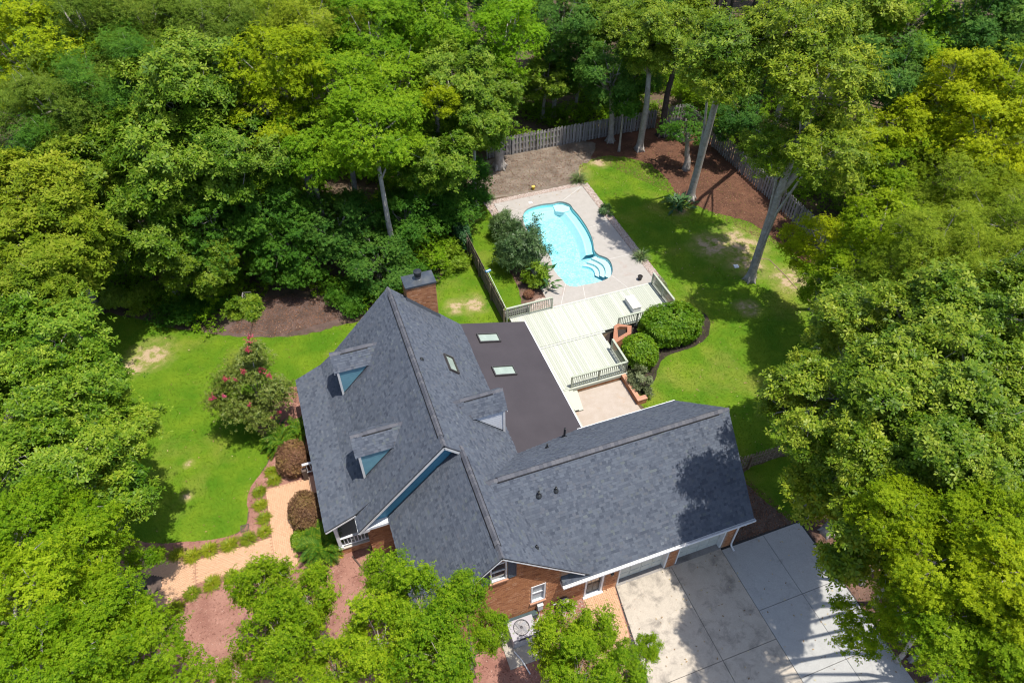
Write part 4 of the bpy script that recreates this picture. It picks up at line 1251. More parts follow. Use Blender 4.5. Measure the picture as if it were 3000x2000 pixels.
# white stepping stone, drain grate, hose, edging
tag(MB().prism([(29.75, 32.6), (30.1, 32.55), (30.2, 32.9), (29.85, 33.0)], .0, .06).build('paving_stone', M_white, bevel=.01), 'single pale paving stone lying near the forked oak', 'stone')
gr = thing('drain_grate', 'square brown drain grate at the lower corner of the front lawn', 'drain', (-7.1, 22.75, 0))
MB().box(-7.33, 22.55, 0, -7.28, 22.98, .05).box(-6.93, 22.55, 0, -6.88, 22.98, .05).box(-7.28, 22.55, 0, -6.93, 22.6, .05).box(-7.28, 22.93, 0, -6.93, 22.98, .05).build('frame', plain('grate_brown', (.12, .085, .06), (.09, .065, .05)), gr)
for i in range(5): MB().box(-7.265 + i * .067, 22.6, .01, -7.235 + i * .067, 22.93, .045).build('bar', MATS['grate_brown'], gr)
tag(MB().tube([(30.25, 31.2, 1.5), (31.2, 32.2, .6), (32.3, 32.9, .03), (32.8, 32.6, .03), (32.85, 30.5, .03), (32.7, 28.3, .03), (32.9, 26.5, .03)], .025, 6).build('garden_hose', plain('hose_pink', (.42, .26, .22), (.36, .22, .19), 6, .5)), 'thin pinkish hose running from the forked oak across bare soil', 'hose')
eg = thing('edging_plank', 'brown wooden garden edging beside the porch brickwork', 'edging', (-1.6, 18.5, 0))
M_plank = plain('edging_wood', (.13, .08, .06), (.09, .058, .045), 7)
MB().bar((-1.95, 19.15, .07), (-1.45, 17.95, .07), .06, .14).build('plank', M_plank, eg)
MB().bar((-1.45, 17.95, .07), (-1.0, 18.1, .07), .06, .14).build('plank', M_plank, eg)

# ------------------------------------------------------------------ air conditioner and wall equipment
ac = thing('air_conditioner', 'grey packaged air conditioner with round top fan beside the brick wall', 'air conditioner', (5, 12.2, 0))
M_acg = plain('ac_grey', (.4, .385, .39), (.36, .345, .35), 3, .45, .4)
M_acd = plain('ac_dark', (.07, .065, .075), (.05, .05, .055), 5, .5)
MB().box(4.36, 11.84, .1, 5.56, 12.7, 1.02).build('cabinet', M_acg, ac, bevel=.015)
m = MB()
cx_, cy_, rr = 4.92, 12.3, .36
N_ = 32
ring_ = [(cx_ + rr * math.cos(t), cy_ + rr * math.sin(t)) for t in np.linspace(0, 2 * math.pi, N_, endpoint=False)]
sheet('top_panel', [[(4.33, 11.81), (5.59, 11.81), (5.59, 12.73), (4.33, 12.73)], ring_], 1.07, plain('ac_top', (.42, .40, .43), (.38, .36, .39), 3, .4), None, .05, ac)
MB().lathe([(rr, 1.075), (rr + .03, 1.085), (rr + .03, 1.07)], (cx_, cy_, 0), 32).lathe([(rr, 1.07), (rr - .01, 1.03)], (cx_, cy_, 0), 32).build('fan_ring', M_acd, ac)
m = MB()
for t in np.linspace(0, 2 * math.pi, 24, endpoint=False):
    m.bar((cx_ + .05 * math.cos(t), cy_ + .05 * math.sin(t), 1.085), (cx_ + rr * math.cos(t), cy_ + rr * math.sin(t), 1.075), .008, .008)
m.build('fan_guard', M_acg, ac)
for k_ in range(4):
    t = k_ * math.pi / 2 + .3
    MB().obox((cx_, cy_, 1.03), (rr * .9 * math.cos(t), rr * .9 * math.sin(t), 0), (-.14 * math.sin(t), .14 * math.cos(t), .05), (0, 0, .008)).build('fan_blade', plain('blade', (.3, .3, .32), (.25, .25, .27)), ac)
MB().lathe([(0, 1.1), (.07, 1.09), (.07, 1.02)], (cx_, cy_, 0), 14).build('fan_hub', M_acd, ac)
MB().box(4.62, 11.815, .8, 5.5, 11.838, .93).build('louver', M_acd, ac)
MB().box(4.4, 11.82, .14, 4.95, 11.838, .74).box(5.0, 11.82, .14, 5.5, 11.838, .74).build('side_panel', M_acg, ac)
MB().box(4.2, 12.74, .3, 5.95, 13.0, .78).build('duct', plain('duct_green', (.045, .075, .085), (.035, .06, .07), 4, .5), ac, bevel=.02)
tag(MB().prism([(3.9, 11.0), (5.9, 11.0), (5.95, 12.72), (3.9, 12.72)], 0, .09).build('concrete_pad', concrete_mat('pad_concrete', (.44, .4, .34), (.38, .34, .29), (.25, .2, .16), .03), bevel=.015), 'pale concrete pad under the grey air conditioner', 'pad')
tag(MB().tube([(4.35, 11.7, .12), (4.55, 11.2, .12), (4.7, 10.5, .1)], .03, 8).build('drain_pipe', M_white), 'short white plastic pipe lying beside the air conditioner', 'pipe')
eb = thing('electric_box', 'light grey electrical disconnect box on the brick wall', 'electrical box', (6.12, 12.95, .75))
MB().box(5.98, 12.85, .8, 6.24, YW - .013, 1.3).build('box', plain('box_grey', (.55, .57, .56), (.5, .52, .51), 5, .5), eb, bevel=.01)
MB().box(5.96, 12.83, 1.3, 6.26, YW - .013, 1.33).build('lid', MATS['box_grey'], eb)
MB().tube([(6.11, 12.93, .8), (6.11, 12.93, .3), (6.05, 12.85, .12), (5.8, 12.6, .1)], .022, 6).build('conduit', MATS['box_grey'], eb)
hr = thing('hose_reel', 'beige and black oval hose reel box against the brick wall', 'hose reel', (7.35, 12.8, 0))
m = MB()
ov_ = [(7.35 + .32 * math.cos(t), .62 + .45 * math.sin(t)) for t in np.linspace(0, 2 * math.pi, 20, endpoint=False)]
m.add([(x, 12.62, z) for x, z in ov_] + [(x, 12.98, z) for x, z in ov_], [tuple(range(20)), tuple(range(39, 19, -1))] + [((i + 1) % 20, i, 20 + i, 20 + (i + 1) % 20) for i in range(20)])
m.build('case', M_acd, hr, bevel=.03)
m = MB()
ov2 = [(7.35 + .35 * math.cos(t), .62 + .48 * math.sin(t)) for t in np.linspace(0, 2 * math.pi, 20, endpoint=False)]
for i in range(20):
    a, b, c, d = ov_[i], ov_[(i + 1) % 20], ov2[(i + 1) % 20], ov2[i]
    m.quad((a[0], 12.6, a[1]), (b[0], 12.6, b[1]), (c[0], 12.66, c[1]), (d[0], 12.66, d[1]))
    m.quad((d[0], 12.66, d[1]), (c[0], 12.66, c[1]), (c[0], 12.8, c[1]), (d[0], 12.8, d[1]))
m.build('rim', plain('reel_beige', (.42, .37, .28), (.36, .31, .24), 5, .5), hr)
MB().box(7.18, 12.58, .7, 7.55, 12.62, 1.0).build('window', plain('reel_label', (.5, .45, .4), (.42, .38, .33), 8), hr)
MB().tube([(7.12, 12.7, .25), (6.9, 12.6, .1), (6.6, 12.7, .06), (6.45, 12.85, .2)], .018, 6).build('hose', M_acd, hr)
tag(MB().box(6.86, YW - .04, .42, 7.02, YW - .013, .56).build('wall_vent', M_white), 'small white vent cover low on the brick wall', 'vent')
# pale pebbles along the brick wall
stones('gravel', [(6.2, 12.95), (8.4, 12.95), (8.2, 11.8), (7.6, 11.6), (6.3, 12.2)], 220, .05, .016, 90, M_gravel, 'scattered pale pebbles in the mulch below the brick wall')

# ------------------------------------------------------------------ fences
M_fence = toned('weathered_fence', [(0, (.23, .215, .205)), (.5, (.33, .31, .30)), (1, (.42, .395, .38))], .95, .1, 22, .2, .5)
M_fence2 = toned('brown_fence', [(0, (.16, .125, .09)), (.5, (.23, .185, .135)), (1, (.3, .25, .19))], .95, .1, 22, .2, .5)
PICK = {}
def picket(h, wd, mat, t):
    k = (h, wd, mat.name, t)
    if k not in PICK:
        c = wd * .25
        po_ = [(-wd / 2, 0), (wd / 2, 0), (wd / 2, h - c), (wd / 2 - c, h), (-wd / 2 + c, h), (-wd / 2, h - c)]
        n_ = 6
        m = MB().add([(x, -.011, z) for x, z in po_] + [(x, .011, z) for x, z in po_], [tuple(range(n_)), tuple(range(2 * n_ - 1, n_ - 1, -1))] + [((i + 1) % n_, i, n_ + i, n_ + (i + 1) % n_) for i in range(n_)], t)
        PICK[k] = m.mesh('picket', mat)
    return PICK[k]
def fence(label, pts, h, mat, step=.165, wd=.135, seed=1, shadowbox=True):
    r = np.random.default_rng(seed)
    f = thing('wood_fence', label, 'fence', (*pts[0], 0))
    ts = (.1, .35, .6, .9)
    for a, b in zip(pts[:-1], pts[1:]):
        a, b = V3((*a, 0)), V3((*b, 0)); L = np.linalg.norm(b - a); d = unit(b - a); nrm = np.array((d[1], -d[0], 0)); ang = math.atan2(d[1], d[0])
        for z in (.35, h * .55, h - .25):
            MB().bar(a + (0, 0, z), b + (0, 0, z), .045, .09, tone=.3).build('rail', mat, f)
        npst = max(1, int(L / 2.4))
        for i in range(npst + 1):
            p = a + d * (L * i / npst) + nrm * .07
            MB().box(p[0] - .05, p[1] - .05, 0, p[0] + .05, p[1] + .05, h - .1, .35).build('post', mat, f)
        n_ = int(L / step)
        for i in range(n_):
            sd = -1 if shadowbox and i % 2 else 1
            p = a + d * (step * (i + .5)) + nrm * .04 * -sd
            put('picket', picket(h, wd, mat, ts[int(r.integers(0, 4))]), f, (p[0], p[1], .03 + r.normal(0, .018)), (0, r.normal(0, .012), ang), (1, 1, 1 + r.normal(0, .012)))
    return f
fence('weathered grey picket fence along the back behind the pool', [(17.0, 53.72), (34.0, 53.6)], 1.85, M_fence, seed=1)
fence('short grey picket corner piece by the dark tall trunk', [(34.0, 51.6), (35.25, 51.6), (35.4, 49.4)], 1.85, M_fence, seed=2)
fence('far grey picket fence showing beyond the corner piece', [(35.3, 53.7), (37.5, 53.7)], 1.85, M_fence, seed=3)
fence('long grey picket fence down the right side of the back yard', [(37.5, 53.6), (37.5, 26.0)], 1.85, M_fence, seed=4)
fence('dark brown picket fence on the left between lawn and pool', [(11.3, 49.5), (11.3, 32.7)], 1.65, M_fence2, .15, .14, 5, False)
fence('open brown picket fence joining the garage to the trees', [(17.6, 16.9), (26.5, 16.8)], 1.3, M_fence2, .2, .12, 6, False)
fence('short pale picket return behind the deck railing', [(11.4, 33.2), (13.2, 33.25)], .9, M_fence, .15, .13, 7, False)

# ------------------------------------------------------------------ foliage builders
def nrmz(a): return a / np.maximum(1e-9, np.linalg.norm(a, axis=1, keepdims=True))
def leafquads(P, D, N, L, W, mid=.55, fold=.15):
    S = nrmz(np.cross(D, N)); N2 = np.cross(S, D)
    L = np.asarray(L)[:, None]; W = np.asarray(W)[:, None]
    m = P + D * L * mid
    up = N2 * W * fold
    return np.stack([P, m + S * W / 2 + up, P + D * L, m - S * W / 2 + up], 1).reshape(-1, 3)
def rosettes(C, N, k, L, W, r, tilt=.15, tsd=.2, mid=.55, fold=.15, lj=.25, ctone=None, off=.01):
    """k leaves fanning round each centre; returns verts, tones"""
    M = len(C); N = nrmz(N)
    ref = np.where(np.abs(N[:, 2:3]) < .9, np.array([[0, 0, 1.0]]), np.array([[1.0, 0, 0]]))
    T1 = nrmz(np.cross(N, ref)); T2 = np.cross(N, T1)
    a = (r.uniform(0, 6.283, M)[:, None] + np.arange(k)[None] * 6.283 / k + r.normal(0, .25, (M, k))).ravel()
    i = np.repeat(np.arange(M), k)
    h = np.cos(a)[:, None] * T1[i] + np.sin(a)[:, None] * T2[i]
    t = r.normal(tilt, tsd, M * k)
    D = nrmz(h * np.cos(t)[:, None] + N[i] * np.sin(t)[:, None])
    NN = nrmz(N[i] * np.cos(t)[:, None] - h * np.sin(t)[:, None])
    z_ = np.repeat(r.uniform(.68, 1.3, M), k)
    Ls = L * z_ * r.uniform(1 - lj, 1 + lj, M * k); Ws = W * z_ * r.uniform(.8, 1.2, M * k)
    v = leafquads(C[i] + D * off, D, NN, Ls, Ws, mid, fold)
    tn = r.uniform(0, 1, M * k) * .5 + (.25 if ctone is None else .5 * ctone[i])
    return v, tn
def blades(P, az, L, W, r, lift=.9, droop=.7):
    """arching strap leaves: two quads each"""
    n = len(P); h = np.c_[np.cos(az), np.sin(az), np.zeros(n)]; s = np.c_[-np.sin(az), np.cos(az), np.zeros(n)]
    L = np.asarray(L)[:, None]; W = np.asarray(W)[:, None]
    lf = np.asarray(lift) if hasattr(lift, '__len__') else np.full(n, lift)
    e1 = nrmz(h * np.cos(lf)[:, None] + np.array([[0, 0, 1.0]]) * np.sin(lf)[:, None])
    e2 = nrmz(h * np.cos(lf - droop)[:, None] + np.array([[0, 0, 1.0]]) * np.sin(lf - droop)[:, None])
    p1 = P + e1 * L * .55; p2 = p1 + e2 * L * .45
    a = np.stack([P - s * W * .4, P + s * W * .4, p1 + s * W * .5, p1 - s * W * .5], 1)
    b = np.stack([p1 - s * W * .5, p1 + s * W * .5, p2 + s * W * .06, p2 - s * W * .06], 1)
    v = np.concatenate([a, b], 1).reshape(-1, 3)
    return v, np.repeat(r.uniform(0, 1, n), 2)

LM = dict(
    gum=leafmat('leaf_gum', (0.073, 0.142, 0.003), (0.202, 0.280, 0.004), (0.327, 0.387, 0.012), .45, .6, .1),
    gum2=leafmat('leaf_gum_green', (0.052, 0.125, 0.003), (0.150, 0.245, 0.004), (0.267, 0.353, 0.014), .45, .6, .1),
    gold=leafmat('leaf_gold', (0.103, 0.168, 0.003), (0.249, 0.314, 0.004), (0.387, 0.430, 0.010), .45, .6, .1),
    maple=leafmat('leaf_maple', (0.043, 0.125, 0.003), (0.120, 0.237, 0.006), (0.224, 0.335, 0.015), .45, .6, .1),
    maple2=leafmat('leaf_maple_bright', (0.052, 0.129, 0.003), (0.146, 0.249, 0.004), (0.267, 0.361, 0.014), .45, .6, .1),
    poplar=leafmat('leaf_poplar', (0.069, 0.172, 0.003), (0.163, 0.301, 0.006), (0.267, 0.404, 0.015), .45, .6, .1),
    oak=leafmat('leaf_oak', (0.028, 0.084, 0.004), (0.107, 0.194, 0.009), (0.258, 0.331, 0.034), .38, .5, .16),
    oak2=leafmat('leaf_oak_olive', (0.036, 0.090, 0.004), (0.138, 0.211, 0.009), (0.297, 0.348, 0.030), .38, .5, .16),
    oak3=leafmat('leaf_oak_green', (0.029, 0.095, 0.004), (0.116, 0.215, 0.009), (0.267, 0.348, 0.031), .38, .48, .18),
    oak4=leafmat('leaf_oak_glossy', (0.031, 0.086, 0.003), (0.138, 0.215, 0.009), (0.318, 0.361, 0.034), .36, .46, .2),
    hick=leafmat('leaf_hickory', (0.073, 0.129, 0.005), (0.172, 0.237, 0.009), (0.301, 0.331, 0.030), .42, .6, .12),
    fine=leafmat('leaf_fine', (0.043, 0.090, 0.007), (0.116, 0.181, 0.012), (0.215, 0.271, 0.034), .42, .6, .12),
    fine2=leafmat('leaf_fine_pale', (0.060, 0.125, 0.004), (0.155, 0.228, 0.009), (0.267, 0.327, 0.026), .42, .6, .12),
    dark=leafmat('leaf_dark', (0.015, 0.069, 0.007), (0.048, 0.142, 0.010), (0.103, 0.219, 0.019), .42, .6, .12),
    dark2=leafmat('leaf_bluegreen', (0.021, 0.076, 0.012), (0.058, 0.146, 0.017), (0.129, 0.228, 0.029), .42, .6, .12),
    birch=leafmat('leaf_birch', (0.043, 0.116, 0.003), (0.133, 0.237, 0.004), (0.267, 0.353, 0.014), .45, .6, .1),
)
M_trunk = plain('bark_grey', (.46, .42, .385), (.31, .28, .25), 3, .95, .1, .8, .03, fine=14)
M_trunkd = plain('bark_dark', (.12, .095, .08), (.075, .06, .052), 3, .95, .1, .8, .03, fine=14)
M_birchb = plain('bark_birch', (.5, .44, .38), (.34, .28, .24), 4, .9, .15, .6, .02, fine=18)

FORMS = dict(
    #      R    zr   lobes lobeR clumps per  clumpR  ros  k  L    W    tilt mid fold
    oak=(3.0, .85, 13, .42, 13, .165, 36, 6, .205, .088, .12, .66, .12),
    star=(3.0, 1.0, 13, .42, 13, .17, 44, 5, .115, .07, .0, .5, .1),
    fine=(3.0, .95, 13, .43, 14, .2, 56, 5, .125, .036, .15, .5, .2),
    oakl=(3.0, .85, 13, .44, 11, .2, 17, 6, .215, .092, .12, .66, .12),
    soak=(1.4, .75, 7, .5, 7, .27, 26, 6, .2, .086, .12, .66, .12),
    sstar=(1.4, .9, 6, .55, 7, .3, 34, 5, .105, .064, .0, .5, .1),
    birch=(1.7, 1.5, 18, .38, 10, .19, 28, 4, .088, .064, -.1, .5, .15),
)
def crown_mesh(form, seed):
    Rr, zr, nl, lr, nc, cr_, nr, k, L, W, tilt, mid, fold = FORMS[form]
    r = np.random.default_rng(seed)
    lobes = []
    for i in range(nl):
        a = i * 2.4 + r.uniform(-.4, .4); t = (i + .5) / nl
        z = (1 - 2 * t) * .66 + r.uniform(-.18, .18)
        rad = math.sqrt(max(.02, 1 - z * z)) * r.uniform(.38, .8)
        lobes.append((rad * math.cos(a), rad * math.sin(a), z * .8))
    lobes = np.array(lobes) * Rr; lobes[:, 2] *= zr
    Cs, Ns, ts = [], [], []
    for q in lobes:
        d = nrmz(r.normal(0, 1, (nc, 3)) + np.array([0, 0, .45]) + (q / Rr)[None] * .9)
        rl = lr * Rr * r.uniform(.62, 1.22)
        cc = q + d * rl * r.uniform(.55, 1.0, (nc, 1)) * np.array([1, 1, .85])
        for c in cc:
            s = cr_ * Rr * r.uniform(.75, 1.35)
            m = int(nr * r.uniform(.7, 1.3))
            p = c + r.normal(0, 1, (m, 3)) * np.array([s, s, s * (1.5 if form == 'birch' else .5)]) * .55
            out_ = nrmz(p - q * .6)
            Cs.append(p); Ns.append(np.array([0, 0, .75]) + out_ * .55 + r.normal(0, .32, (m, 3)))
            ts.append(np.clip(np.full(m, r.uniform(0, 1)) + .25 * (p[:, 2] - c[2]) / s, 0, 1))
    C = np.concatenate(Cs); N = np.concatenate(Ns); T = np.concatenate(ts)
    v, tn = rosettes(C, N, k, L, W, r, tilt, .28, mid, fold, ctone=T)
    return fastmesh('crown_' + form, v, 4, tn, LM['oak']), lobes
CROWNS = {}
for f_, nvar in (('oak', 3), ('oakl', 2), ('star', 3), ('fine', 2), ('soak', 2), ('sstar', 2), ('birch', 2)):
    CROWNS[f_] = [crown_mesh(f_, 100 + 7 * i + len(f_)) for i in range(nvar)]

def tree(x, y, zc, Rc, form, mat, bx_, by_, label, seed, name=None, group=None, simple=False, cat='tree', tr=None):
    r = np.random.default_rng(seed)
    me, lobes = CROWNS[form][seed % len(CROWNS[form])]
    Rc = Rc * (.78 if form == 'birch' else (.97 if x < 14 and y > 36 else (.93 if x > 14 and y < 14 else .88)))
    sc = Rc / FORMS[form][0]
    nm = name or {'oak': 'oak_tree', 'oakl': 'oak_tree', 'soak': 'oak_tree', 'star': 'broadleaf_tree', 'sstar': 'broadleaf_tree', 'fine': 'woodland_tree', 'birch': 'birch_tree'}[form]
    t = thing(nm, label, cat, (bx_, by_, 0), group)
    rz = float(r.uniform(0, 6.28))
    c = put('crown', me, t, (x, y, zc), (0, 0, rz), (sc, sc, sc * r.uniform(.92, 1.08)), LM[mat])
    # trunk: straight up, then bending towards the crown
    base = np.array((bx_, by_, 0.0)); top = np.array((x, y, zc + Rc * .25))
    h = top[2]
    rad = {'birch': .06, 'soak': .09, 'sstar': .07}.get(form, .12 + .009 * h)
    if tr: rad = tr
    m = MB()
    w1 = r.normal(0, .012 * h, 2)
    knee = base * .85 + top * .15; knee[2] = max(.3, zc - Rc * .9) * .62
    neck = base * .4 + top * .6; neck[2] = max(.5, zc - Rc * .55)
    kn = knee + np.array((w1[0], w1[1], 0))
    pts = [base + (0, 0, -.1), base + (0, 0, .35), base * .97 + knee * .03 + np.array((0, 0, .6)), kn, neck, top]
    pts[2][2] = .9 if knee[2] > 1.2 else .5
    pts[3][2] = max(pts[3][2], pts[2][2] + .3); pts[4][2] = max(pts[4][2], pts[3][2] + .3)
    m.tube(pts, [rad * 1.7, rad * 1.25, rad * 1.03, rad * .85, rad * .6, rad * .15], 9 if not simple else 6)
    if (label or '').startswith('forked'):
        f_ = pts[3] + (0, 0, 1.2)
        m.tube([f_ - (0, 0, 1.2), f_ + (1.0, -.3, 1.1), f_ + (1.7, -.4, 3.0)], [rad * .8, rad * .62, rad * .4], 8)
        m.tube([f_ - (0, 0, .3), f_ + (.35, .3, 1.5), f_ + (.5, .6, 3.2)], [rad * .4, rad * .3, rad * .2], 7)
    # root flare
    if not simple and form not in ('birch', 'soak', 'sstar'):
        for q in range(5):
            a = q * 1.257 + r.uniform(-.3, .3)
            d_ = np.array((math.cos(a), math.sin(a), 0))
            m.tube([base + d_ * rad * .7 + (0, 0, .5), base + d_ * rad * 1.35 + (0, 0, .1), base + d_ * rad * 2.0 + (0, 0, -.04)], [rad * .45, rad * .4, rad * .15], 5)
    # limbs into the lobes, with twigs that poke out
    ca, sa = math.cos(rz), math.sin(rz)
    if not simple:
        for lb in lobes:
            q = np.array((ca * lb[0] - sa * lb[1], sa * lb[0] + ca * lb[1], lb[2])) * sc + (x, y, zc)
            f0 = r.uniform(0, 1)
            s0 = pts[4] * (1 - f0 * .6) + pts[5] * f0 * .6
            if q[2] < s0[2]: s0 = pts[3] * .3 + pts[4] * .7
            mid_ = (s0 + q) / 2 + np.array((0, 0, -.08 * np.linalg.norm(q - s0))) + r.normal(0, .08 * sc, 3)
            m.tube([s0, mid_, q], [rad * .38, rad * .26, rad * .1], 5)
            for w_ in range(3):
                d_ = nrmz((q - (x, y, zc - .3 * Rc) + r.normal(0, .5 * Rc, 3))[None])[0]
                e = q + d_ * Rc * r.uniform(.2, .42)
                m.tube([q, (q + e) / 2 + r.normal(0, .05 * Rc, 3), e], [rad * .1, rad * .06, rad * .015], 4)
    m.build('trunk', M_birchb if form == 'birch' else (M_trunkd if (simple or 'dark-barked' in (label or '')) else M_trunk), t, smooth=True)
    return t

